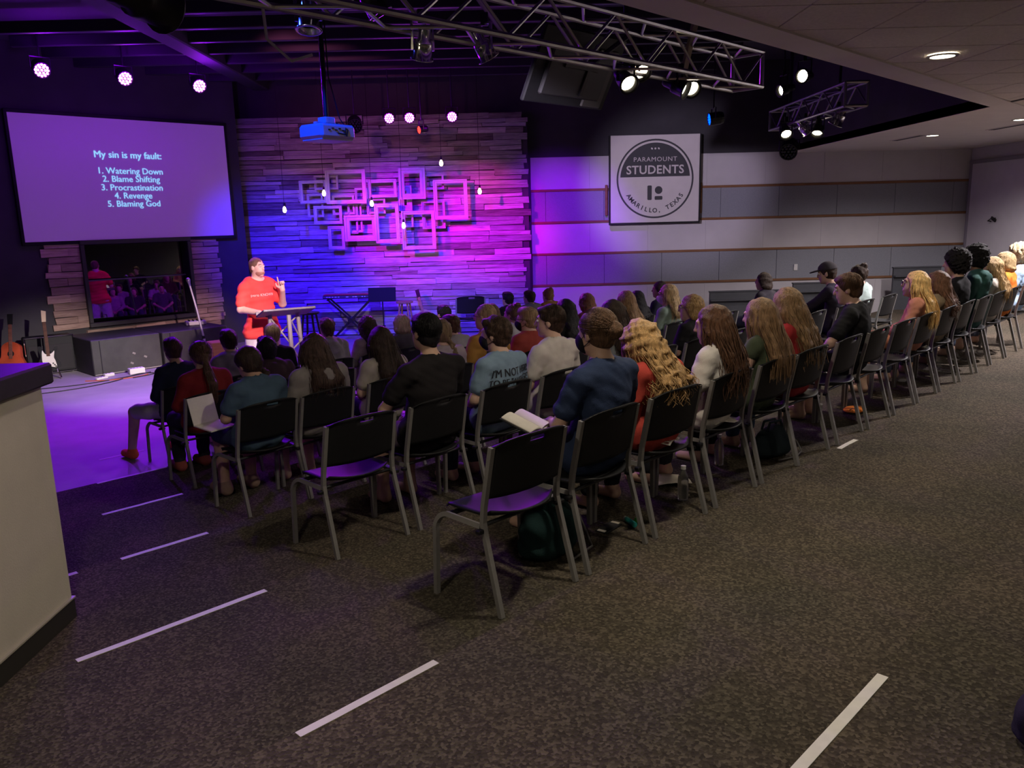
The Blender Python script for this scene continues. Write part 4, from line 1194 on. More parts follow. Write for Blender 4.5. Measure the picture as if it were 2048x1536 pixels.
# ---------------------------------------------------------------- chairs
def chair_proto():
    t = thing('stacking_chair', 'x', 'chair')
    Rt = .0165
    def leg(s_):
        # front leg, bent over into the side rail
        pts = [(s_*.288, .185, 0), (s_*.280, .18, .34)]
        for k in range(1, 6):
            a = k*math.pi/12*1.1
            pts.append((s_*(.280-.004*k), .18-.07*(1-math.cos(a)), .34+.07*math.sin(a)))
        pts += [(s_*.245, -.10, .400)]
        return MB().tube(pts, Rt, 4, square=True)
    def rear(s_):
        pts = [(s_*.252, -.225, 0), (s_*.245, -.125, .36), (s_*.243, -.112, .42), (s_*.240, -.118, .50), (s_*.236, -.175, .78)]
        return MB().tube(pts, Rt, 4, square=True)
    for s_ in (-1, 1):
        leg(s_).build('leg', M_GREYMETAL, t)
        rear(s_).build('leg', M_GREYMETAL, t)
    MB().tube([(-.24, -.10, .402), (.24, -.10, .402)], .010, 6).build('crossbar', M_BLACKMETAL, t)
    MB().tube([(-.255, .12, .405), (.255, .12, .405)], .012, 6).build('crossbar', M_BLACKMETAL, t)
    for s_ in (-1, 1): MB().box((s_*.255, -.115, .385), (.06, .03, .02), ch=.004).build('gang_bracket', M_BLACK, t)
    # seat shell
    nx, ny = 13, 12
    V = []; 
    for top in (1, 0):
        for j in range(ny):
            v = j/(ny-1)
            for i in range(nx):
                u = i/(nx-1)*2-1
                y = -.205+.435*v
                hw = .225-.02*(1-v)**3-.03*max(0, v-.85)/.15*abs(u)
                x = u*hw
                z = .437+.012*u*u-.016*math.sin(math.pi*min(1, v*1.05))*(1-u*u)
                if v > .8: z -= .03*((v-.8)/.2)**2
                if v < .25: z += .02*((.25-v)/.25)**1.5
                # rounded front
                if v > .85: y -= .03*abs(u)**3
                if v < .3: y += .085*abs(u)**2.4*(1-v/.3)
                V.append((x, y, z if top else z-.012))
    F = []
    def id_(k, j, i): return k*nx*ny+j*nx+i
    for j in range(ny-1):
        for i in range(nx-1):
            F.append((id_(0, j, i), id_(0, j, i+1), id_(0, j+1, i+1), id_(0, j+1, i)))
            F.append((id_(1, j, i), id_(1, j+1, i), id_(1, j+1, i+1), id_(1, j, i+1)))
    rim = [id_(0, 0, i) for i in range(nx)]+[id_(0, j, nx-1) for j in range(1, ny)]+[id_(0, ny-1, i) for i in range(nx-2, -1, -1)]+[id_(0, j, 0) for j in range(ny-2, 0, -1)]
    for a, b in zip(rim, rim[1:]+rim[:1]): F.append((a, a+nx*ny, b+nx*ny, b))
    MB().add(V, F).build('seat', M_BLACK, t, True)
    # backrest shell, with a grip slot near the top
    nx, ny = 15, 14
    V = []; F = []
    for fr in (1, 0):
        for j in range(ny):
            v = j/(ny-1)
            for i in range(nx):
                u = i/(nx-1)*2-1
                z = .535+.268*v+.012*(1-u*u)*v-.012*(1-u*u)*(1-v)-(.02*(abs(u)**4))*(1 if v > .95 else 0)
                hw = .240-.008*v
                y = -.128-.050*v-.038*(1-u*u)*(.55+.45*v)
                if v > .93: y -= .012*(v-.93)/.07
                V.append((u*hw, y+(.007 if fr else -.007), z))
    slot = {(11, i) for i in (6, 7, 8)}
    for j in range(ny-1):
        for i in range(nx-1):
            if (j, i) in slot: continue
            F.append((id2(0, j, i, nx, ny), id2(0, j+1, i, nx, ny), id2(0, j+1, i+1, nx, ny), id2(0, j, i+1, nx, ny)))
            F.append((id2(1, j, i, nx, ny), id2(1, j, i+1, nx, ny), id2(1, j+1, i+1, nx, ny), id2(1, j+1, i, nx, ny)))
    rim = [j_ for j_ in [id2(0, 0, i, nx, ny) for i in range(nx)]+[id2(0, j, nx-1, nx, ny) for j in range(1, ny)]+[id2(0, ny-1, i, nx, ny) for i in range(nx-2, -1, -1)]+[id2(0, j, 0, nx, ny) for j in range(ny-2, 0, -1)]]
    for a, b in zip(rim, rim[1:]+rim[:1]): F.append((a, b, b+nx*ny, a+nx*ny))
    loop = [(11, 6), (11, 7), (11, 8), (11, 9), (12, 9), (12, 8), (12, 7), (12, 6)]
    for p, q in zip(loop, loop[1:]+loop[:1]):
        a, b = id2(0, *p, nx, ny), id2(0, *q, nx, ny)
        F.append((b, a, a+nx*ny, b+nx*ny))
    MB().add(V, F).build('backrest', M_BLACK, t, True)
    return t
def id2(k, j, i, nx, ny): return k*nx*ny+j*nx+i
CHAIR = chair_proto()
CHAIR_USED = [False]
ROWB = {1: 2.595, 2: 4.0, 3: 5.43, 4: 6.81, 5: 8.1, 6: 9.4}
ROWZ = {1: -2*RISE, 2: -3*RISE, 3: -4*RISE, 4: -5*RISE, 5: FLOOR, 6: FLOOR}
CH_ROT = math.radians(45+.5)
def put_chair(row, a, label, rot=None, loc=None):
    loc = AB(a, ROWB[row], ROWZ[row]) if loc is None else loc
    rot = CH_ROT+math.radians(RNG.uniform(-2, 2)) if rot is None else rot
    if not CHAIR_USED[0]:
        CHAIR_USED[0] = True
        CHAIR.location = loc; CHAIR.rotation_euler = (0, 0, rot)
        tag(CHAIR, label, 'chair', 'black stacking chairs in rows')
        return CHAIR
    return copy_thing(CHAIR, loc, rot, label, 'black stacking chairs in rows')

# ---------------------------------------------------------------- people
def rot3(yaw, pitch, roll):
    return np.array(Euler((pitch, roll, yaw), 'ZXY').to_matrix()) if False else np.array((Matrix.Rotation(yaw, 3, 'Z') @ Matrix.Rotation(pitch, 3, 'X') @ Matrix.Rotation(roll, 3, 'Y')))

def head_prims(C, R, s=1.0):
    def P(x, y, z): return C+R @ (np.array((x, y, z))*s)
    pr = [ell(P(0, -.015, .03), np.array((.076, .094, .088))*s, R, .02),
          ell(P(0, .022, -.035), np.array((.060, .068, .082))*s, R, .03),
          ell(P(0, .060, -.098), np.array((.026, .022, .018))*s, R, .025),
          cap(P(0, .088, .018), P(0, .103, -.022), .008*s, .013*s, .012),
          ell(P(0, .078, .030), np.array((.048, .016, .012))*s, R, .015),
          sub(ell(P(-.031, .093, .010), np.array((.016, .012, .010))*s, R, .01)),
          sub(ell(P(.031, .093, .010), np.array((.016, .012, .010))*s, R, .01)),
          ell(P(0, .083, -.055), np.array((.024, .011, .006))*s, R, .006),
          ell(P(0, .082, -.066), np.array((.021, .011, .007))*s, R, .006),
          ell(P(-.078, -.008, -.008), np.array((.010, .020, .031))*s, R, .008),
          ell(P(.078, -.008, -.008), np.array((.010, .020, .031))*s, R, .008)]
    return pr

def hand_prims(wr, d, side, up=(0, 0, 1), s=1.0, fist=.5, point=False):
    """palm, four fingers of different length and a thumb leaving the side of the palm"""
    wr = np.array(wr, float); d = np.array(d, float); d /= np.linalg.norm(d)
    up = np.array(up, float); up = up-d*(up @ d); up /= np.linalg.norm(up)
    sd = np.cross(d, up)*side        # towards the thumb
    pr = [cap(wr, wr+d*.03*s, .026*s, .028*s, .02), ell(wr+d*.055*s, np.array((.042, .042, .042))*.001+np.array((.036, .036, .022))*s, None, .02)]
    pr = [cap(wr, wr+d*.04*s, .025*s, .022*s, .02)]
    for q in (-.026, -.009, .009, .026): pr.append(cap(wr+d*.03*s+sd*q*.7*s, wr+d*.085*s+sd*q*s, .014*s, .0115*s, .012))
    for i, (q, L) in enumerate(((-.029, .056), (-.0095, .070), (.0105, .075), (.030, .068))):
        b = wr+d*.088*s+sd*q*s
        f = fist*(1.25 if i < 3 or not point else 0.0)
        c1 = b+(d*math.cos(f)-up*math.sin(f))*L*.5*s
        c2 = c1+(d*math.cos(2*f)-up*math.sin(2*f))*L*.5*s
        pr += [cap(b, c1, .0105*s, .0095*s, .005), cap(c1, c2, .0095*s, .008*s, .004)]
    tb = wr+d*.028*s+sd*.028*s
    td = (d*.6+sd*.75-up*.2*fist); td /= np.linalg.norm(td)
    t1 = tb+td*.04*s; t2 = t1+(d*.85+sd*.3-up*.2*fist)*.032*s
    if point: t2 = t1+(d*.95+sd*.1)*.036*s
    pr += [cap(tb, t1, .014*s, .0115*s, .01), cap(t1, t2, .0115*s, .009*s, .004)]
    return pr

def hair_build(kind, C, R, s, vox, Ls, seed, wave=0.0, nstr=0, body_y=None, width=1.0, s_floor=.70):
    """returns (verts, quads) of the hair in person space"""
    rg = np.random.RandomState(seed)
    def P(x, y, z): return C+R @ (np.array((x, y, z))*s)
    Ri = R.T
    pr = [ell(P(0, -.022, .034), np.array((.089, .106, .098))*s, R, .02)]
    lines = []
    amp, fr = .0035, 70
    nape = -.085
    fcut = .030
    if kind in ('short', 'buzz'):
        k = 1.0 if kind == 'short' else .95
        pr = [ell(P(0, -.022, .034), np.array((.087, .104, .097))*s*k, R, .02), ell(P(0, -.045, -.035), np.array((.068, .062, .062))*s*k, R, .03)]
        if kind == 'short': pr.append(ell(P(0, .02, .085), np.array((.066, .07, .042))*s, R, .02))
        amp = .0055 if kind == 'short' else .002
    elif kind == 'afro':
        pr = [ell(P(0, -.025, .05), np.array((.118, .128, .122))*s, R, .02), ell(P(0, -.05, -.03), np.array((.095, .09, .08))*s, R, .04)]
        amp, fr = .011, 95; fcut = .05
    elif kind == 'bob':
        for i in range(15):
            ph = math.radians(-118+236*i/14)
            x, y = math.sin(ph), -math.cos(ph)
            pr += [cap(P(x*.075, y*.088-.012, .03), P(x*.096, y*.102-.012, -.07), .024*s, .024*s, .02), cap(P(x*.096, y*.102-.012, -.07), P(x*.086, y*.09-.012, -.135), .022*s, .012*s, .015)]
    elif kind in ('long', 'curlylong'):
        n = 19
        zdn = C[2]-Ls
        for i in range(n):
            ph = math.radians(-112+224*i/(n-1))
            x, y = math.sin(ph), -math.cos(ph)
            p0 = P(x*.074, y*.088-.012, .045); p1 = P(x*.094, y*.104-.012, -.045)
            sx = x*.135*width
            b3 = body_y(max(zdn, s_floor)); yy = b3 if abs(ph) < 1.45 else b3*.35
            bl = min(1, abs(ph)/1.5)
            p2 = np.array((C[0]*.6+p1[0]*.4+sx*.45, (1-.45)*p1[1]+.45*(yy-.012), C[2]-.17*s))
            if abs(ph) < 1.3: p2[1] = min(p2[1], body_y(p2[2])+.004)
            p3 = np.array((C[0]*.8+sx*1.0, yy*(1-.1*bl)-.012*(1-bl)+rg.normal()*.008, max(zdn, s_floor)+rg.uniform(-.03, .05)))
            pm = (p2+p3)/2+np.array((rg.normal()*.01, -.012, 0))
            if abs(ph) < 1.3: pm[1] = min(pm[1], body_y(pm[2]))
            r0 = (.032 if kind == 'curlylong' else .025)*s
            pr += [cap(p0, p1, r0, r0*1.05, .02), cap(p1, p2, r0*1.05, r0, .02), cap(p2, pm, r0, r0*.95, .018), cap(pm, p3, r0*.95, .008, .015)]
            if nstr:
                for q in range(nstr//n):
                    j = rg.normal(size=3)*.011
                    pts = np.array([p0, p1, p2, pm, p3+np.array((0, 0, -.02))])+j*np.array([[.2], [.6], [1], [1.2], [1.6]])
                    out = np.array((x*.022, y*.022-.004, 0))
                    pts = pts+np.array([[1.0], [1.05], [1.0], [.9], [.5]])*out
                    t = np.linspace(0, 4, 26)
                    ln = np.stack([np.interp(t, range(5), pts[:, c]) for c in range(3)], 1)
                    ks = np.array([.25, .5, .25])
                    for _ in range(3): ln[1:-1] = .25*ln[:-2]+.5*ln[1:-1]+.25*ln[2:]
                    if wave:
                        ph0 = rg.rand()*6.28
                        wv = wave*np.linspace(0, 1, 26)*np.sin(np.linspace(0, 13+3*rg.rand(), 26)+ph0)
                        ln[:, 0] += wv; ln[:, 1] -= np.abs(wave)*.8*np.linspace(0, 1, 26)*np.cos(np.linspace(0, 13, 26)+ph0)
                    lines.append(ln)
        if kind == 'curlylong': amp, fr = .008, 55
    elif kind in ('bun', 'pony', 'braid', 'topknot'):
        pr.append(ell(P(0, -.05, -.02), np.array((.072, .066, .066))*s, R, .03))
        if kind == 'bun':
            pr += [ell(P(.0, -.128, .02), np.array((.05, .038, .046))*s, R, .01), ell(P(.0, -.128, .02), np.array((.024, .046, .02))*s, R, .006)]
        elif kind == 'topknot':
            pr += [ell(P(0, -.075, .115), np.array((.045, .045, .04))*s, R, .012), ell(P(.02, -.09, .10), np.array((.03, .03, .03))*s, R, .01)]
            amp = .006
        elif kind == 'pony':
            b = P(0, -.118, -.03)
            pr += [cap(P(0, -.10, .0), b, .035*s, .026*s, .02), ell(b, np.array((.026, .02, .022))*s, R, .004)]
            e1 = np.array((b[0], b[1]-.04, b[2]-.10)); e2 = np.array((b[0]+.01, body_y(b[2]-Ls*.6)-.03, b[2]-Ls*.6)); e3 = np.array((b[0]+.005, body_y(b[2]-Ls)-.025, b[2]-Ls))
            pr += [cap(b, e1, .028, .034, .02), cap(e1, e2, .034, .032, .02), cap(e2, e3, .032, .010, .02)]
            for q in range(nstr):
                j = rg.normal(size=3)*.013
                pts = np.array([b, e1, e2, e3+np.array((0, 0, -.02))])+j*np.array([[.4], [1.3], [1.5], [1.2]])
                t = np.linspace(0, 3, 20)
                lines.append(np.stack([np.interp(t, range(4), pts[:, c]) for c in range(3)], 1))
        else:
            b = P(.045, -.10, -.06)
            prev = b; 
            for q in range(7):
                z_ = b[2]-.028*(q+1)*Ls/.2
                nx_ = np.array((b[0]+.012*(1 if q % 2 else -1)+.004*q, b[1]-.006*q, z_))
                pr.append(ell(nx_, np.array((.025-.0018*q, .022, .022)), None, .006)); prev = nx_
            pr.append(cap(prev, prev+np.array((0, 0, -.04)), .014, .005, .01))
    if nstr and kind in ('short', 'bun', 'pony', 'braid'):
        cen, rad = np.array((0, -.022, .034)), np.array((.090, .107, .100))
        if kind == 'short': rad = rad*.985
        for q in range(nstr):
            v = rg.normal(size=3); v /= np.linalg.norm(v)
            if kind == 'short':
                s0 = np.array((rg.normal()*.25, -.25+rg.normal()*.2, 1.0)); e0 = np.array((v[0]*1.2, v[1]*1.2-.15, -abs(v[2])*.9-.1)); t0, t1 = rg.rand()*.5, 1.0
            else:
                s0 = np.array((v[0], v[1]+.35, v[2]*.9+.1)); e0 = np.array((0, -1, -.05 if kind == 'bun' else -.3)); t0, t1 = 0, .93
            pts = []
            for t_ in np.linspace(t0, t1, 12):
                d_ = (1-t_)*s0+t_*e0; d_ /= np.linalg.norm(d_)+1e-6
                p_ = cen+d_*rad*(1.0+.02*rg.rand())
                if p_[1]*.82-p_[2]*.52-fcut < -.004 and p_[2] > -.075: pts.append(P(*p_))
            if len(pts) > 4: lines.append(np.array(pts))
    # keep the face and the front of the neck free
    def facecut(X, Y, Z):
        x, y, z = X-C[0], Y-C[1], Z-C[2]
        yy = Ri[1][0]*x+Ri[1][1]*y+Ri[1][2]*z; zz = Ri[2][0]*x+Ri[2][1]*y+Ri[2][2]*z
        g1 = (yy*.82-zz*.52-fcut*s)
        g2 = -(zz-.20*s)                       # only below the crown
        lower = np.where(Z < C[2]-.11*s, Y-(C[1]+.015)+0*X, -1)
        return np.maximum(np.minimum(g1, g2), np.minimum(lower, .05))
    d = wrinkle(amp, fr, seed)
    V, Q = sdf_mesh(pr, vox, cuts=[facecut], disp=d)
    if lines:
        sv, sq = strand_mesh(lines, .0042 if kind in ('long', 'curlylong', 'pony') else .0022)
        Q = np.concatenate([Q, sq+len(V)]); V = np.concatenate([V, sv])
    return V, Q

SKIN = {'fair': (.56, .36, .27), 'tan': (.42, .26, .18), 'brown': (.17, .09, .055), 'mid': (.48, .30, .215)}
HAIRC = {'black': (.008, .007, .008), 'dark': (.028, .017, .012), 'brown': (.075, .04, .022), 'light': (.20, .12, .06), 'blond': (.42, .27, .12), 'red': (.13, .05, .025), 'platinum': (.6, .5, .33)}
EYEW = mat('eye_white', (.7, .68, .66), rough=.2); EYED = mat('eye_iris', (.03, .02, .015), rough=.15)
BROW = mat('eyebrow', (.05, .03, .02), rough=.8)

def add_mesh_part(name, VQ, matl, parent):
    V, Q = VQ
    me = mesh_from(name, V, Q)
    return link(name, me, matl, parent, True)

def face_parts(t, C, R, s):
    def P(x, y, z): return Vector(C+R @ (np.array((x, y, z))*s))
    for sx in (-1, 1):
        M = Matrix.Translation(P(sx*.031, .082, .010)) @ Matrix(R).to_4x4() @ Matrix.Rotation(-math.pi/2, 4, 'X')
        e = MB().lathe([(.0105*s*math.cos(a), .0105*s*math.sin(a)) for a in (-.9, -.4, 0, .4, .8, 1.2)], M, 10).build('eye', EYEW, t, True)
        MB().lathe([(.0052*s, .0085*s), (.0045*s, .0103*s), (.001, .0108*s)], M, 8, cap0=False).build('iris', EYED, e)
        MB().tube([P(sx*.016, .090, .031), P(sx*.032, .089, .037), P(sx*.048, .078, .031)], .0035*s, 5).build('eyebrow', BROW, t)
def glasses_part(t, C, R, s, matl):
    def P(x, y, z): return Vector(C+R @ (np.array((x, y, z))*s))
    m = MB()
    for sx in (-1, 1):
        m.tube([P(sx*.034+.024*math.cos(k*.5236), .102, .008+.019*math.sin(k*.5236)) for k in range(13)], .0022, 5)
        m.tube([P(sx*.058, .100, .014), P(sx*.080, .06, .014), P(sx*.083, -.01, .008)], .0022, 5)
    m.tube([P(-.010, .103, .012), P(.010, .103, .012)], .0022, 5)
    m.build('glasses', matl, t)
def mask_part(t, C, R, s, matl, vox):
    def P(x, y, z): return C+R @ (np.array((x, y, z))*s)
    Ri = R.T
    pr = [ell(P(0, .036, -.052), np.array((.068, .078, .062))*s, R, .02), ell(P(0, .098, -.035), np.array((.022, .022, .024))*s, R, .03)]
    def cut(X, Y, Z):
        x, y, z = X-C[0], Y-C[1], Z-C[2]
        yy = Ri[1][0]*x+Ri[1][1]*y+Ri[1][2]*z; zz = Ri[2][0]*x+Ri[2][1]*y+Ri[2][2]*z
        return np.maximum(.035*s-yy, zz+.012*s)
    mk_ = add_mesh_part('face_mask', sdf_mesh(pr, vox, cuts=[cut]), matl, t)
    for sx in (-1, 1):
        MB().tube([Vector(P(sx*.055, .05, -.03)), Vector(P(sx*.082, -.005, .02)), Vector(P(sx*.084, -.024, -.005)), Vector(P(sx*.078, -.01, -.04)), Vector(P(sx*.055, .045, -.07))], .0022, 4).build('ear_loop', matl, mk_)

def seated(label, row, a, h=1.12, yaw=0, hyaw=0, hpitch=0, hroll=0, lean=0, side=0, w=1.0, skin='fair', hair=('short', 'brown'), top=('tee', (.2, .2, .2)), legs=('long', (.05, .06, .09)), arms='lap', vox=.015, face=False, glasses=None, mask=None, shoes=None, fs=None, db=0.0, wave=0.0, nstr=0, seed=None, hat=None, feet=True):
    seed = seed if seed is not None else int(a*1000+row*77)
    t = thing('person', label, 'person', AB(a, ROWB[row]+db, ROWZ[row]), CH_ROT+math.radians(yaw), 'seated audience')
    sy = (h-.53)/(1.14-.53)
    Lr = np.array(Matrix.Rotation(-math.radians(lean), 3, 'X') @ Matrix.Rotation(math.radians(side), 3, 'Y'))
    hip = np.array((0, -.05, .53))
    def T(x, y, z): return hip+Lr @ (np.array((x*w, y, .53+(z-.53)*sy))-hip)
    ws_ = w
    SH = .162
    def torso(inf, k=.05):
        return [ell(T(0, -.070, .83), np.array((.160*w, .098, .185*sy))+inf, Lr, k),
                cap(T(-SH, -.075, .935), T(0, -.07, .965), .050+inf, .055+inf, k), cap(T(SH, -.075, .935), T(0, -.07, .965), .050+inf, .055+inf, k),
                ell(T(0, -.025, .66), np.array((.138*w, .100, .17*sy))+inf, Lr, k),
                cap((-.085*w, -.0, .545), (.085*w, -.0, .545), .098+inf, None, k)]
    C = T(0, -.02, 1.14)
    # head turns on the neck
    R = Lr @ rot3(math.radians(hyaw), math.radians(-hpitch), math.radians(hroll)) if False else rot3(math.radians(hyaw), math.radians(-hpitch)-math.radians(lean)*.35, math.radians(hroll))
    if hpitch > 15: C = C+np.array((0, .06, -.03))*(hpitch/35.)
    nb = T(0, -.065, .985)
    nk = C+R @ np.array((0, -.025, -.06))
    SL, SRt = T(-SH-.012, -.07, .925), T(SH+.012, -.07, .925)
    A = {'lap': ((-.232*w, -.03, .70), (-.085, .17, .60), (.235*w, -.03, .70), (.085, .17, .60)),
         'book': ((-.24*w, .0, .71), (-.10, .21, .67), (.24*w, .0, .71), (.10, .21, .67)),
         'fwd': ((-.23*w, .18, .74), (-.12, .40, .66), (.23*w, .16, .74), (.12, .36, .64)),
         'out': ((-.36*w, .03, .72), (-.16, .20, .60), (.25*w, -.02, .71), (.10, .18, .60)),
         'knee': ((-.26*w, .05, .72), (-.15, .30, .60), (.24*w, .04, .70), (.11, .28, .60))}[arms]
    EL, WL_, ER, WR = (np.array(v, float) for v in A)
    for E in (EL, ER): E[2] = .53+(E[2]-.53)*sy
    for v in (EL, ER):
        v[1] += (Lr @ np.array((0, 0, .2)))[1]
    def arm(inf, frac_only=None):
        pr = []
        for S, E, W_ in ((SL, EL, WL_), (SRt, ER, WR)):
            if frac_only is None or frac_only >= 1:
                pr.append(cap(S, E, .044+inf, .037+inf, .03))
                if frac_only is None or frac_only >= 2: pr.append(cap(E, W_, .037+inf, .026+inf, .02))
                elif frac_only > 1: pr.append(cap(E, E+(W_-E)*(frac_only-1), .037+inf, .034+inf, .02))
            else: pr.append(cap(S, S+(E-S)*frac_only, .046+inf, .047+inf, .03))
        return pr
    KL, KR = np.array((-.115, .36, .50)), np.array((.115, .36, .50))
    FL, FR_ = np.array((-.115, .36, .09)), np.array((.115, .36, .09))
    if fs: KL, FL = np.array(fs[0], float), np.array(fs[1], float)
    def leg(inf, upto=2.0):
        pr = []
        for sg, K, Fq in ((-1, KL, FL), (1, KR, FR_)):
            Hq = np.array((sg*.088*w, .0, .535))
            if upto <= 1: pr.append(cap(Hq, Hq+(K-Hq)*upto, .085+inf, .068+inf, .03))
            else:
                pr.append(cap(Hq, K, .085+inf, .062+inf, .03))
                pr.append(cap(K, K+(Fq-K)*(upto-1), .060+inf, .060+inf+(.040-.060)*(upto-1), .02))
        return pr
    body = torso(0)+[cap(nb, nk, .056, .050, .03)]+head_prims(C, R)+arm(0)+leg(0)
    for sg, E, W_ in ((-1, EL, WL_), (1, ER, WR)):
        body += hand_prims(W_, W_-E+np.array((-sg*.02, .05, -.01)), -sg, fist=.45, s=1.0 if vox < .013 else 1.12)
    for Fq in (FL, FR_): body += [cap(Fq, Fq+np.array((0, -.02, -.045)), .042, .038, .02), cap(Fq+np.array((0, -.02, -.05)), Fq+np.array((0, .14, -.06)), .036, .03, .02)]
    add_mesh_part('body', sdf_mesh(body, vox if not face else min(vox, .0105)), skinmat(SKIN[skin]), t)
    kind, col = top[0], top[1]
    inf = .012 if kind != 'hoodie' else .020
    sl = {'tee': .62, 'tank': .15, 'long': 2.0, 'hoodie': 2.0, 'collar': .7}[kind]
    sh = torso(inf, .05)+arm(inf+.006 if kind != 'tank' else .004, sl)+[cap((-.09*w, -.0, .53), (.09*w, -.0, .53), .112+inf*.6, None, .04)]
    if kind == 'hoodie':
        q = [T(-.085, -.05, .995), T(-.075, -.125, .985), T(0, -.165, .965), T(.075, -.125, .985), T(.085, -.05, .995)]
        for p0, p1 in zip(q, q[1:]): sh.append(cap(p0, p1, .040, None, .03))
        sh.append(ell(T(0, -.175, .915), (.105, .042, .075), Lr, .03))
    else:
        sh.append(sub(cap(nb+np.array((0, .012, .012)), nk+np.array((0, 0, .02)), .066, .075, .01)))
        if kind == 'collar':
            sh.append(ell(nb+np.array((0, -.02, .02)), (.075, .065, .024), None, .01))
            sh.append(sub(cap(nb+np.array((0, .012, .0)), nk+np.array((0, 0, .02)), .060, .075, .008)))
    shirt = add_mesh_part({'hoodie': 'hoodie', 'tank': 'tank_top', 'collar': 'polo_shirt', 'long': 'sweater'}.get(kind, 'shirt'), sdf_mesh(sh, vox, disp=wrinkle2(seed)), cloth(col), t)
    lk = {'long': 1.93, 'short': .92, 'three': 1.4}[legs[0]]
    add_mesh_part('trousers' if legs[0] == 'long' else 'shorts', sdf_mesh([cap((-.085*w, -.0, .545), (.085*w, -.0, .545), .108, None, .04)]+leg(.012, lk), max(vox, .013), disp=wrinkle(.003, 24, seed+1)), cloth(legs[1]), t)
    if shoes:
        for Fq in (FL, FR_):
            q = Fq*1.0; q[2] = .09
            add_mesh_part('shoe', sdf_mesh([cap(q+np.array((0, -.03, -.035)), q+np.array((0, .16, -.045)), .046, .040, .03), cap(q+np.array((0, -.01, -.03)), q+np.array((0, -.005, .0)), .05, .05, .02)], max(vox*.8, .01), cuts=[lambda X, Y, Z: (.004-Z)+0*X+0*Y]), cloth(shoes), t)
    hk = dict(Ls=hair[2] if len(hair) > 2 else .2, seed=seed, wave=wave, nstr=nstr)
    hcol = hair[1] if isinstance(hair[1], tuple) else HAIRC[hair[1]]
    by = lambda zz: T(0, -.070, .53+(zz-.53)/sy)[1]-.096-.014-.018*min(1, max(0, (.97*sy-zz)/.1+.3))
    add_mesh_part('hair', hair_build(hair[0], C, R, 1.0, min(vox, .013), body_y=by, width=w*(1.12 if hair[0] == 'curlylong' else 1.0), **hk), (curlmat if hair[0] == 'afro' else hairmat)(hcol), t)
    if face: face_parts(t, C, R, 1.0)
    if glasses: glasses_part(t, C, R, 1.0, glasses)
    if mask: mask_part(t, C, R, 1.0, mask, min(vox, .011))
    if hat:
        def P(x, y, z): return C+R @ np.array((x, y, z))
        Ri = R.T
        def cutb(X, Y, Z):
            x, y, z = X-C[0], Y-C[1], Z-C[2]
            return .045-(Ri[2][0]*x+Ri[2][1]*y+Ri[2][2]*z)
        hp = [ell(P(0, -.018, .045), np.array((.096, .115, .105)), R, .01)]
        cp = add_mesh_part('cap', sdf_mesh(hp, .010, cuts=[cutb]), cloth(hat), t)
        add_mesh_part('brim', sdf_mesh([ell(P(0, .115, .048), np.array((.078, .085, .012)), R @ rot3(0, -.15, 0), .01)], .009), cloth(hat), cp)
    return t, shirt

def shirt_print(t, shirt, txt, size, x, z, matl, sp=1.0, name='print_lettering', sx=1.0, front=False):
    me = text_mesh(txt, size, extrude=0.0, spacing=sp) if isinstance(txt, str) else txt
    bvh = BVHTree.FromPolygons([v.co.copy() for v in shirt.data.vertices], [tuple(p.vertices) for p in shirt.data.polygons])
    for v in me.vertices:
        px, pz = x+v.co.x*sx*(-1 if front else 1), z+v.co.y
        hit = bvh.ray_cast(Vector((px, .8 if front else -.8, pz)), Vector((0, -1 if front else 1, 0)))
        py = hit[0].y if hit[0] else 0
        v.co = (px, py+(.004 if front else -.004), pz)
    return link(name, me, matl, t)

NV = .011   # nearest row
people = []
def sit(who, row, a, chair=True, ca=None, **kw):
    t, s_ = seated('person in '+who, row, a, **kw)
    if chair: put_chair(row, a if ca is None else ca, 'chair of the person in '+who)
    return t, s_
WMASK = cloth((.62, .6, .58)); BMASK = cloth((.015, .015, .018))
GLS = mat('spectacle_frame', (.03, .025, .02), rough=.3)
JEANS = (.035, .055, .10); BLK = (.012, .012, .014)

# back row
put_chair(1, 2.575, 'empty chair nearest to us at the end of the back row')
sit('navy T-shirt and dark mask, nearest of the back row', 1, 3.25, ca=3.17, h=1.16, yaw=-2, hyaw=4, hpitch=2, w=1.12, hair=('bun', 'brown'), top=('tee', (.022, .034, .075)), legs=('long', (.03, .03, .04)), arms='book', vox=NV, mask=BMASK, nstr=420, skin='mid')
sit('coral-red shirt with bowed head, second in back row', 1, 3.78, h=1.06, yaw=0, hyaw=-5, hpitch=24, hroll=5, lean=7, w=1.0, hair=('curlylong', (.33, .20, .085), .27), top=('tee', (.45, .06, .045)), legs=('long', (.02, .02, .025)), vox=NV, wave=.018, nstr=420)
sit('white top between coral-red and olive shirts', 1, 4.40, h=1.07, yaw=4, hyaw=14, hpitch=6, w=.98, hair=('long', (.075, .036, .02), .46), top=('tee', (.62, .58, .54)), legs=('long', (.03, .03, .04)), vox=NV, wave=.010, nstr=210)
sit('olive tank top in the back row', 1, 5.0, h=1.06, yaw=0, hyaw=2, hpitch=4, w=.95, hair=('long', (.17, .10, .052), .48), top=('tank', (.06, .075, .045)), legs=('long', BLK), vox=.012, nstr=230)
sit('crimson T-shirt beside the olive tank top', 1, 5.52, h=1.09, yaw=0, hyaw=-6, hpitch=12, lean=6, hair=('long', (.19, .115, .058), .46), top=('tee', (.36, .03, .035)), legs=('long', JEANS), vox=.012, nstr=190)
put_chair(1, 6.17, 'empty chair beside the crimson T-shirt')
sit('black collared shirt with one elbow out', 1, 6.65, ca=6.77, h=1.12, yaw=6, hyaw=14, hpitch=8, lean=7, w=1.05, hair=('short', 'brown'), top=('collar', BLK), legs=('short', (.03, .03, .035)), arms='out', vox=.012, face=True, nstr=200)
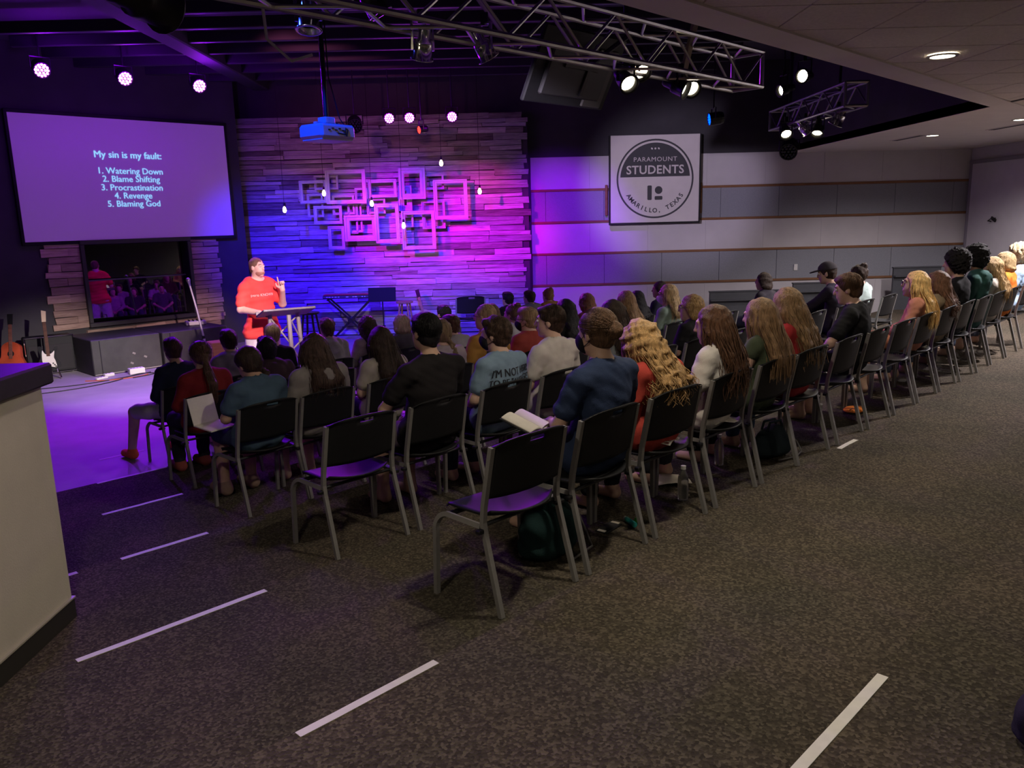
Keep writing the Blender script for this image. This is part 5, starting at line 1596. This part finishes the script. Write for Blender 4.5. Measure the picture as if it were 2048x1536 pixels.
put_chair(1, 7.37, 'empty chair between the black collared shirt and the salmon jacket')
sit('salmon jacket with glasses, turned in profile', 1, 8.02, ca=7.97, h=1.05, yaw=8, hyaw=14, hpitch=-6, w=.93, hair=('long', (.55, .36, .15), .40), top=('long', (.52, .22, .15)), legs=('short', (.5, .2, .12)), vox=.012, face=True, glasses=GLS, nstr=190)
sit('tan patterned top behind the salmon jacket', 1, 8.64, ca=8.57, h=1.01, hyaw=10, w=.95, hair=('long', (.10, .05, .03), .34), top=('tee', (.22, .17, .11)), vox=.014, wave=.02, nstr=110)
sit('black top with pale print near the far row end', 1, 9.2, ca=9.17, h=1.17, hyaw=12, skin='tan', hair=('afro', 'black'), top=('long', BLK), vox=.014)
sit('dark green hoodie near the far row end', 1, 9.85, ca=9.77, h=1.19, hyaw=14, skin='brown', hair=('afro', 'black'), top=('hoodie', (.03, .085, .075)), vox=.014)
sit('cream top beside the orange shirt', 1, 10.55, ca=10.37, h=1.05, hyaw=16, hair=('long', (.40, .27, .13), .36), top=('tee', (.5, .45, .38)), vox=.014, nstr=90)
sit('bright orange shirt near the frame edge', 1, 11.1, ca=10.97, h=1.08, hyaw=20, skin='mid', hair=('bob', (.34, .24, .12)), top=('tee', (.75, .2, .03)), legs=('short', (.6, .16, .04)), vox=.014)
sit('light blue shirt cut by the frame edge', 1, 11.75, h=1.13, hyaw=16, skin='tan', hair=('afro', (.5, .42, .26)), top=('tee', (.35, .5, .68)), vox=.014)

# second row
put_chair(2, 2.64, 'empty chair at the aisle end of the second row')
sit('plain black T-shirt, broadest back in second row', 2, 3.27, ca=3.23, h=1.20, hyaw=2, hpitch=-2, w=1.16, skin='mid', hair=('short', 'black'), top=('tee', (.016, .014, .015)), legs=('short', (.2, .17, .16)), arms='knee', vox=.012, nstr=220)
tn, sn = sit('light blue slogan T-shirt and black mask', 2, 3.90, ca=3.85, h=1.11, yaw=2, hyaw=20, w=1.0, hair=('short', (.045, .026, .018)), top=('tee', (.20, .29, .38)), legs=('long', (.025, .03, .05)), vox=.012, mask=BMASK, nstr=220)
sit('plain white T-shirt turned in profile', 2, 4.47, ca=4.45, h=1.14, hyaw=32, w=1.08, hair=('short', (.035, .02, .014)), top=('tee', (.56, .52, .48)), legs=('long', (.1, .1, .1)), vox=.012, face=True, nstr=220)
sit('grey sweater just beyond the navy T-shirt', 2, 5.22, ca=5.1, h=1.11, hyaw=12, w=.95, skin='mid', hair=('long', 'dark', .3), top=('long', (.23, .25, .25)), vox=.014, nstr=80)
put_chair(2, 5.72, 'empty chair between the grey sweater and the person in black with glasses')
sit('black top with glasses beyond the white top', 2, 6.42, ca=6.36, h=1.05, hyaw=26, skin='mid', hair=('bob', (.24, .15, .065)), top=('tee', BLK), vox=.013, glasses=GLS, face=True)
for k, a_ in enumerate((7.0, 7.6, 8.2, 8.8)):
    put_chair(2, a_, 'empty second-row chair, %s beyond the person in black with glasses' % ('first', 'second', 'third', 'fourth')[k])
sit('dark cap and dark shirt, leaning forward', 2, 9.72, ca=9.6, h=1.17, hyaw=16, lean=14, hpitch=4, hair=('short', 'dark'), top=('long', (.025, .02, .035)), arms='fwd', vox=.013, face=True, hat=(.05, .045, .05))
sit('pale mint shirt next to the dark cap', 2, 10.4, ca=10.2, h=1.09, hyaw=10, lean=5, skin='tan', hair=('topknot', 'dark'), top=('tee', (.47, .58, .55)), vox=.014)
put_chair(2, 11.0, 'empty second-row chair beyond the pale mint shirt')

# third row
sit('slate-blue T-shirt at the aisle with a folder', 3, 2.82, h=1.07, yaw=2, hyaw=14, hpitch=16, hroll=-6, lean=5, w=.98, skin='mid', hair=('braid', 'dark', .17), top=('tee', (.06, .10, .145)), legs=('short', (.05, .07, .12)), arms='book', vox=.012, shoes=(.3, .2, .15))
sit('grey hoodie with hood down, beyond the slate-blue shirt', 3, 3.33, h=1.10, hyaw=-4, hpitch=4, w=1.05, hair=('long', (.05, .03, .022), .30), top=('hoodie', (.24, .215, .20)), legs=('short', (.36, .34, .32)), vox=.012, nstr=110)
sit('cream blouse before the broad black T-shirt', 3, 3.96, h=1.08, hyaw=4, w=.95, hair=('long', 'dark', .30), top=('tee', (.38, .34, .29)), vox=.014, nstr=90)
sit('pinkish-grey top beside the mustard shirt', 3, 4.62, h=1.07, hyaw=-8, hpitch=6, hair=('braid', (.16, .11, .06), .16), top=('tee', (.34, .28, .30)), vox=.015)
tm, sm = sit('mustard T-shirt with black back band', 3, 5.17, h=1.16, hyaw=22, w=1.05, hair=('buzz', (.30, .20, .11)), top=('tee', (.38, .20, .045)), vox=.014, glasses=GLS)
sit('brick-red T-shirt with white ear loops', 3, 5.74, h=1.07, hyaw=26, hair=('short', (.26, .17, .09)), top=('tee', (.32, .055, .045)), vox=.015, glasses=GLS, mask=BMASK)
sit('black sweater right beyond the white T-shirt', 3, 6.31, h=1.10, hyaw=0, hair=('long', 'black', .3), top=('long', BLK), vox=.016)
put_chair(3, 6.88, 'empty third-row chair behind the black sweater')
sit('brown sweater before the pale lilac wall stripe', 3, 7.36, h=1.10, hyaw=-6, hair=('long', (.22, .13, .065), .3), top=('long', (.10, .06, .04)), vox=.015, nstr=70)
sit('sage-green top with white mask and glasses', 3, 8.2, h=1.11, hyaw=30, hair=('long', (.36, .25, .13), .26), top=('long', (.22, .29, .25)), vox=.014, face=True, glasses=GLS, mask=WMASK, nstr=60)
for k, a_ in enumerate((8.8, 9.4)): put_chair(3, a_, 'empty third-row chair, %s beyond the sage-green top' % ('first', 'second')[k])
sit('charcoal top before the dark partition', 3, 10.6, h=1.09, hyaw=14, hair=('bob', 'dark'), top=('long', (.04, .035, .045)), vox=.016)

# fourth row
sit('dark red sweater at the aisle, arms in lap', 4, 3.05, h=1.11, hyaw=-6, hair=('pony', (.085, .05, .03), .34), top=('long', (.22, .022, .022)), legs=('long', (.03, .03, .045)), vox=.013, nstr=60, shoes=(.3, .08, .06))
sit('dark brown hoodie beyond the dark red sweater', 4, 3.68, h=1.07, hyaw=-4, hair=('short', 'black'), top=('hoodie', (.05, .03, .035)), vox=.016)
put_chair(4, 4.3, 'empty fourth-row chair beside the dark brown hoodie')
put_chair(4, 4.95, 'empty fourth-row chair in front of the cream blouse')
sit('light grey T-shirt mostly hidden by the mustard shirt', 4, 5.95, h=1.04, hyaw=20, hair=('short', 'brown'), top=('tee', (.32, .30, .31)), vox=.017)
sit('white shirt with a top knot above brick-red shirt', 4, 6.95, h=1.06, hyaw=18, hair=('topknot', (.13, .08, .05)), top=('tee', (.5, .48, .5)), vox=.016)
sit('maroon top before the violet wall corner', 4, 8.36, h=1.08, hyaw=0, hair=('long', 'red', .32), top=('long', (.12, .03, .03)), vox=.016)
sit('black cardigan between brown sweater and white mask', 4, 9.5, h=1.02, hyaw=4, hair=('long', 'black', .34), top=('long', BLK), vox=.016)
sit('dark navy top half hidden by the white mask', 4, 10.08, h=1.11, hyaw=34, hair=('bob', 'dark'), top=('tee', (.02, .02, .04)), vox=.016, skin='mid')

# fifth row, on the flat floor
sit('navy sweater, pale shorts and orange shoes', 5, 3.37, h=1.14, yaw=6, hyaw=-4, lean=4, w=1.05, hair=('short', (.06, .032, .024)), top=('long', (.018, .024, .05)), legs=('short', (.5, .48, .46)), vox=.014, shoes=(.75, .16, .05), fs=((-.30, .34, .51), (-.34, .42, .09)))
sit('violet-grey hoodie right of the navy sweater', 5, 3.95, h=1.16, hyaw=-6, hair=('short', 'dark'), top=('hoodie', (.22, .20, .24)), vox=.016)
sit('black T-shirt just below the lectern', 5, 4.46, h=1.17, hyaw=0, hair=('buzz', (.28, .19, .11)), top=('tee', BLK), vox=.016)
sit('pale grey hoodie with a dark stripe', 5, 5.17, h=1.15, hyaw=-8, hair=('short', (.07, .04, .03)), top=('hoodie', (.33, .31, .32)), vox=.015)
sit('pinkish sweater below the music stand', 5, 5.74, h=1.12, hyaw=-6, hair=('long', 'dark', .34), top=('long', (.36, .28, .32)), vox=.016)
sit('charcoal T-shirt below the wooden stool', 5, 6.26, h=1.08, hyaw=-2, hair=('bob', (.10, .065, .05)), top=('tee', (.05, .042, .05)), vox=.016)
sit('slate T-shirt below the stage chair', 5, 6.97, h=1.13, hyaw=0, hair=('short', 'black'), top=('tee', (.1, .1, .11)), vox=.017)
sit('tan top behind the mustard shirt', 5, 7.85, h=1.07, hyaw=-4, hair=('long', (.13, .08, .045), .28), top=('tee', (.25, .19, .14)), vox=.017)
# front row
sit('black top in the farthest group by the wall corner', 6, 9.5, h=1.04, hyaw=0, hair=('short', 'black'), top=('tee', BLK), vox=.018)
sit('violet-lit grey top in the farthest group', 6, 10.02, h=1.02, hyaw=10, skin='mid', hair=('short', 'dark'), top=('tee', (.15, .13, .15)), vox=.018)
sit('orange-brown top at the end of the farthest group', 6, 10.5, h=1.01, hyaw=0, hair=('topknot', (.22, .12, .05)), top=('tee', (.3, .14, .05)), vox=.018)

INK = mat('shirt_print_ink', (.018, .02, .03), rough=.8); WINK = mat('white_print_ink', (.6, .55, .5), rough=.8)
for dx_ in (-.002, .002):
    shirt_print(tn, sn, "I'M NOT HERE", .078, .03+dx_, .862, INK, sx=.80)
    shirt_print(tn, sn, 'TO BE "AVERAGE"', .066, .03+dx_, .795, INK, sx=.80)
band = bpy.data.meshes.new('print_band')
n_ = 14
bv = [(-.14+.28*i/(n_-1), -.035+.07*j, 0) for j in range(4) for i in range(n_)]
for q in range(len(bv)): bv[q] = (bv[q][0], -.035+.07*(q//n_)/3, 0)
band.from_pydata(bv, [], [(j*n_+i, j*n_+i+1, (j+1)*n_+i+1, (j+1)*n_+i) for j in range(3) for i in range(n_-1)])
shirt_print(tm, sm, band, 1, .02, .83, INK, name='print_band')
for ch_, x_ in (('P', .01), ('R', .055)):
    o = shirt_print(tm, sm, ch_, .06, x_, .83, WINK)
    for v in o.data.vertices: v.co.y -= .004

# ---------------------------------------------------------------- the speaker
def speaker():
    t = thing('person', 'standing speaker in a coral-red T-shirt and white shorts behind the lectern', 'person', (-3.27, 10.90, FLOOR), math.radians(-138))
    vox = .0095
    C = np.array((0, .03, 1.80)); R = rot3(math.radians(18), math.radians(2), 0)
    hs = 1.06
    def torso(i, k=.07):
        return [ell((0, .0, 1.38), np.array((.185, .135, .22))+i, None, k), ell((0, .035, 1.12), np.array((.182, .155, .20))+i, None, k),
                cap((-.165, -.01, 1.545), (.165, -.01, 1.545), .065+i, None, k), cap((-.1, -.01, 1.60), (.1, -.01, 1.60), .06+i, None, k),
                cap((-.10, 0, .96), (.10, 0, .96), .125+i, None, k)]
    # the raised arm and the arm resting on the lectern
    S1, E1, W1 = np.array((-.205, 0, 1.53)), np.array((-.30, .06, 1.29)), np.array((-.21, .27, 1.50))
    S2, E2, W2 = np.array((.205, 0, 1.53)), np.array((.27, .0, 1.26)), np.array((.17, .33, 1.23))
    def arms(i, fr=None):
        pr = []
        for S, E, W_ in ((S1, E1, W1), (S2, E2, W2)):
            if fr: pr.append(cap(S, S+(E-S)*fr, .060+i, .062+i, .04))
            else: pr += [cap(S, E, .058+i, .050+i, .03), cap(E, W_, .050+i, .034+i, .025)]
        return pr
    body = torso(0)+arms(0)+[cap((0, -.01, 1.62), C+R @ np.array((0, -.02, -.06)), .075, .068, .04)]+head_prims(C, R, hs)
    for sg in (-1, 1):
        body += [cap((sg*.105, 0, .93), (sg*.14, .01, .52), .105, .072, .04), cap((sg*.14, .01, .52), (sg*.15, -.02, .10), .068, .046, .03), cap((sg*.15, -.03, .06), (sg*.17, .14, .045), .042, .036, .02)]
    body += hand_prims(W1, (.15, .05, 1.0), 1, up=(-.3, -.9, .1), s=1.12, fist=.95, point=True)
    body += hand_prims(W2, (-.35, .9, -.12), -1, s=1.1, fist=.3)
    add_mesh_part('body', sdf_mesh(body, vox), skinmat((.60, .40, .32)), t)
    sh = torso(.018, .08)+arms(.02, .66)+[cap((-.10, .02, .93), (.10, .02, .93), .145, None, .08), sub(cap((0, .0, 1.63), (0, .04, 1.75), .085, .10, .01))]
    s_ = add_mesh_part('shirt', sdf_mesh(sh, vox*1.1, disp=wrinkle(.006, 20, 5), cuts=[lambda X, Y, Z: (.86-Z)+0*X+0*Y]), cloth((.78, .07, .06)), t)
    shorts = [cap((-.1, 0, .95), (.1, 0, .95), .135, None, .05)]
    for sg in (-1, 1): shorts.append(cap((sg*.11, 0, .92), (sg*.145, .01, .50), .125, .105, .05))
    add_mesh_part('shorts', sdf_mesh(shorts, .012, disp=wrinkle(.004, 18, 6)), cloth((.58, .56, .56)), t)
    for sg in (-1, 1):
        add_mesh_part('shoe', sdf_mesh([cap((sg*.15, -.05, .045), (sg*.175, .17, .042), .05, .042, .03)], .01, cuts=[lambda X, Y, Z: (.003-Z)+0*X+0*Y]), cloth((.5, .5, .5)), t)
    add_mesh_part('hair', hair_build('buzz', C, R, hs, .010, .2, 3), hairmat((.10, .055, .035)), t)
    add_mesh_part('beard', sdf_mesh([ell(C+R @ (np.array((0, .024, -.062))*hs), np.array((.062, .070, .058))*hs, R, .02)], .009, cuts=[lambda X, Y, Z: (Z-(C[2]-.052*hs))+0*X+0*Y, lambda X, Y, Z: (C[1]+.02-Y)+0*X+0*Z]), skinmat((.33, .17, .12)), t)
    face_parts(t, C, R, hs)
    o_ = shirt_print(t, s_, 'pero KNOWN', .05, 0, 1.44, WINK, front=True)
speaker()

# the odd chair left on the stage
put_chair(1, 0, 'lone chair standing on the stage by the plank wall', rot=math.radians(8), loc=(-.62, 15.3, FLOOR)).scale = (1.14, 1.14, 1.17)

# ---------------------------------------------------------------- things lying about
def open_book(a, b, z, rz, tilt, lab):
    t = thing('open_book', lab, 'book', AB(a, b, z), rz)
    t.rotation_euler = (tilt, .08, rz)
    for s_ in (-1, 1):
        V = []; F = []
        n = 6
        for top in (1, 0):
            for i in range(n):
                u = i/(n-1)
                zz = .012+.022*math.sin(math.pi*min(1, u*1.0))*(1-u*.4) if top else .004
                for y in (-.09, .09): V.append((s_*(.003+.125*u), y, zz))
        for i in range(n-1):
            q = (2*i, 2*i+1, 2*i+3, 2*i+2)
            F.append(q if s_ < 0 else q[::-1]); q2 = tuple(k+2*n for k in q); F.append(q2[::-1] if s_ < 0 else q2)
            for e in (0, 1): F.append((2*i+e, 2*i+2+e, 2*i+2+e+2*n, 2*i+e+2*n))
        F.append((2*n-2, 2*n-1, 4*n-1, 4*n-2)); F.append((0, 1, 2*n+1, 2*n))
        MB().add(V, F).build('page_block', M_PAPER, t, True)
    MB().box((0, 0, 0), (.27, .195, .006), ch=.002).build('cover', M_BLACK, t)
open_book(2.96, 2.80, .40, CH_ROT+.25, .34, 'open white-paged book on the lap beside the navy T-shirt')
fo = thing('open_folder', 'open pale folder held upright by the slate-blue T-shirt', 'folder', AB(2.56, 5.60, .02), CH_ROT+.2)
MB().box((0, .10, .10), (.22, .006, .2), Euler((-.25, 0, 0)), .002).build('cover', M_PAPER, fo)
MB().box((0, -.02, -.01), (.22, .2, .012), Euler((.1, 0, 0)), .003).build('page_block', M_PAPER, fo)
pap = [(3.80, 2.60, .152, .3, 'white loose sheet on the seat of the bowed coral-red person'), (4.42, 2.58, .155, -.2, 'white loose sheet on the seat under the white top'), (4.36, 2.86, -.300, .9, 'white loose sheet on the floor before the coral-red person')]
for a_, b_, z_, rz, lab in pap:
    m_ = MB()
    V = [(-.105+.21*i/5, -.14+.28*j/5, .004+.012*math.sin(i*1.1+j*.7)) for j in range(6) for i in range(6)]
    V += [(x, y, z__-.0015) for x, y, z__ in V]
    F = [(j*6+i, j*6+i+1, j*6+i+7, j*6+i+6) for j in range(5) for i in range(5)]
    F += [tuple(36+k for k in f[::-1]) for f in F]
    rim = [i for i in range(6)]+[j*6+5 for j in range(1, 6)]+[30+i for i in range(4, -1, -1)]+[j*6 for j in range(4, 0, -1)]
    F += [(a, a+36, b+36, b) for a, b in zip(rim, rim[1:]+rim[:1])]
    m_.add(V, F)
    o = m_.build('paper_sheet', M_PAPER, None, True)
    o.location = AB(a_, b_, z_+.012); o.rotation_euler = (0, 0, rz+.8)
    tag(o, lab, 'paper')
def bag(a, b, z, sc, colr, lab, rz, strap=True):
    t = thing('bag', lab, 'bag', AB(a, b, z), rz)
    s = sc
    V, Q = sdf_mesh([ell((0, 0, .13*s), (.19*s, .11*s, .13*s), None, .04), ell((0, 0, .05*s), (.20*s, .12*s, .055*s), None, .05), ell((.05*s, -.09*s, .10*s), (.09*s, .04*s, .07*s), None, .02)], .012, disp=wrinkle(.008, 22, int(a*100)), cuts=[lambda X, Y, Z: (.002-Z)+0*X+0*Y])
    add_mesh_part('body', (V, Q), cloth(colr), t)
    for q in (-.03, .03): MB().tube([(-.10*s, q*s, .24*s), (-.07*s, q*s, .31*s), (.07*s, q*s, .31*s), (.10*s, q*s, .24*s)], .010, 6).build('handle', cloth(colr), t)
    if strap: MB().tube([(.17*s, -.03, .18*s), (.25*s, -.06, .10*s), (.26*s, -.10, .015), (.10*s, -.18*s, .012), (-.1*s, -.15*s, .012)], .006, 6).build('strap', M_GREYMETAL, t)
bag(3.02, 2.72, -2*RISE, 1.15, (.012, .032, .032), 'dark teal handbag on the floor under the navy-shirted person', CH_ROT+.3)
bag(5.36, 2.62, -2*RISE, .85, (.03, .045, .055), 'slumped dark grey bag under the crimson-shirted person', CH_ROT-.2)
bag(2.42, .34, 0, .62, (.02, .016, .03), 'dark rounded bag cut off by the lower frame corner', .3, False)
ph_ = thing('phone', 'black phone with white ends on the floor under the coral-red person', 'phone', AB(3.47, 2.66, -2*RISE), .9)
MB().box((0, 0, .006), (.17, .08, .011), ch=.004).build('body', M_BLACK, ph_)
for x in (-.075, .075): MB().box((x, 0, .0125), (.022, .05, .004), ch=.001).build('sticker', M_PAPER, ph_)
tb = thing('tube', 'small turquoise tube lying next to the phone', 'tube', AB(3.60, 2.60, -2*RISE), 1.9)
MB().tube([(-.05, 0, .016), (.05, 0, .016)], .016, 12).build('body', mat('turquoise_plastic', (.03, .35, .32), rough=.4), tb)
MB().tube([(.05, 0, .016), (.07, 0, .016)], .013, 12).build('cap', M_WHITE, tb)
MB().lathe([(.022, 0), (.026, .012), (.014, .03), (.004, .034)], Matrix.Translation((.02, -.06, 0)), n=12).build('clip', mat('green_plastic', (.08, .4, .05), rough=.4), tb, True)
def bottle(a, b, z, lab, matl):
    t = thing('bottle', lab, 'bottle', AB(a, b, z))
    MB().lathe([(.03, 0), (.034, .006), (.034, .13), (.03, .16), (.014, .19), (.013, .205)], n=16).build('body', matl, t, True)
    MB().lathe([(.016, .2), (.016, .222)], n=12).build('cap', M_WHITE, t)
M_CLEAR = mat('clear_plastic', (.9, .92, .92), rough=.08, trans=.92)
bottle(4.93, 2.80, -2*RISE, 'clear water bottle on the floor by the olive tank top', M_CLEAR)
bottle(4.15, 2.60, -2*RISE, 'clear water bottle lying between the white and coral-red persons', M_CLEAR)
cu = thing('cup', 'pale cup standing under the empty chair beside the crimson shirt', 'cup', AB(6.6, 2.82, -2*RISE))
MB().lathe([(.028, 0), (.03, .004), (.04, .12), (.042, .122), (.037, .118), (.028, .01)], n=16, cap1=True).build('body', M_WHITE, cu, True)
MB().lathe([(.043, .12), (.043, .13), (.03, .134)], n=16).build('lid', M_WHITE, cu)
pu = thing('pouch', 'flat orange pouch on the floor under the black collared shirt', 'pouch', AB(7.05, 2.68, -2*RISE), .8)
add_mesh_part('body', sdf_mesh([ell((0, 0, .02), (.14, .09, .02), None, .01)], .010), cloth((.7, .2, .04)), pu)
MB().tube([(-.12, -.0, .036), (.12, 0, .036)], .004, 6).build('zip', M_BLACK, pu)
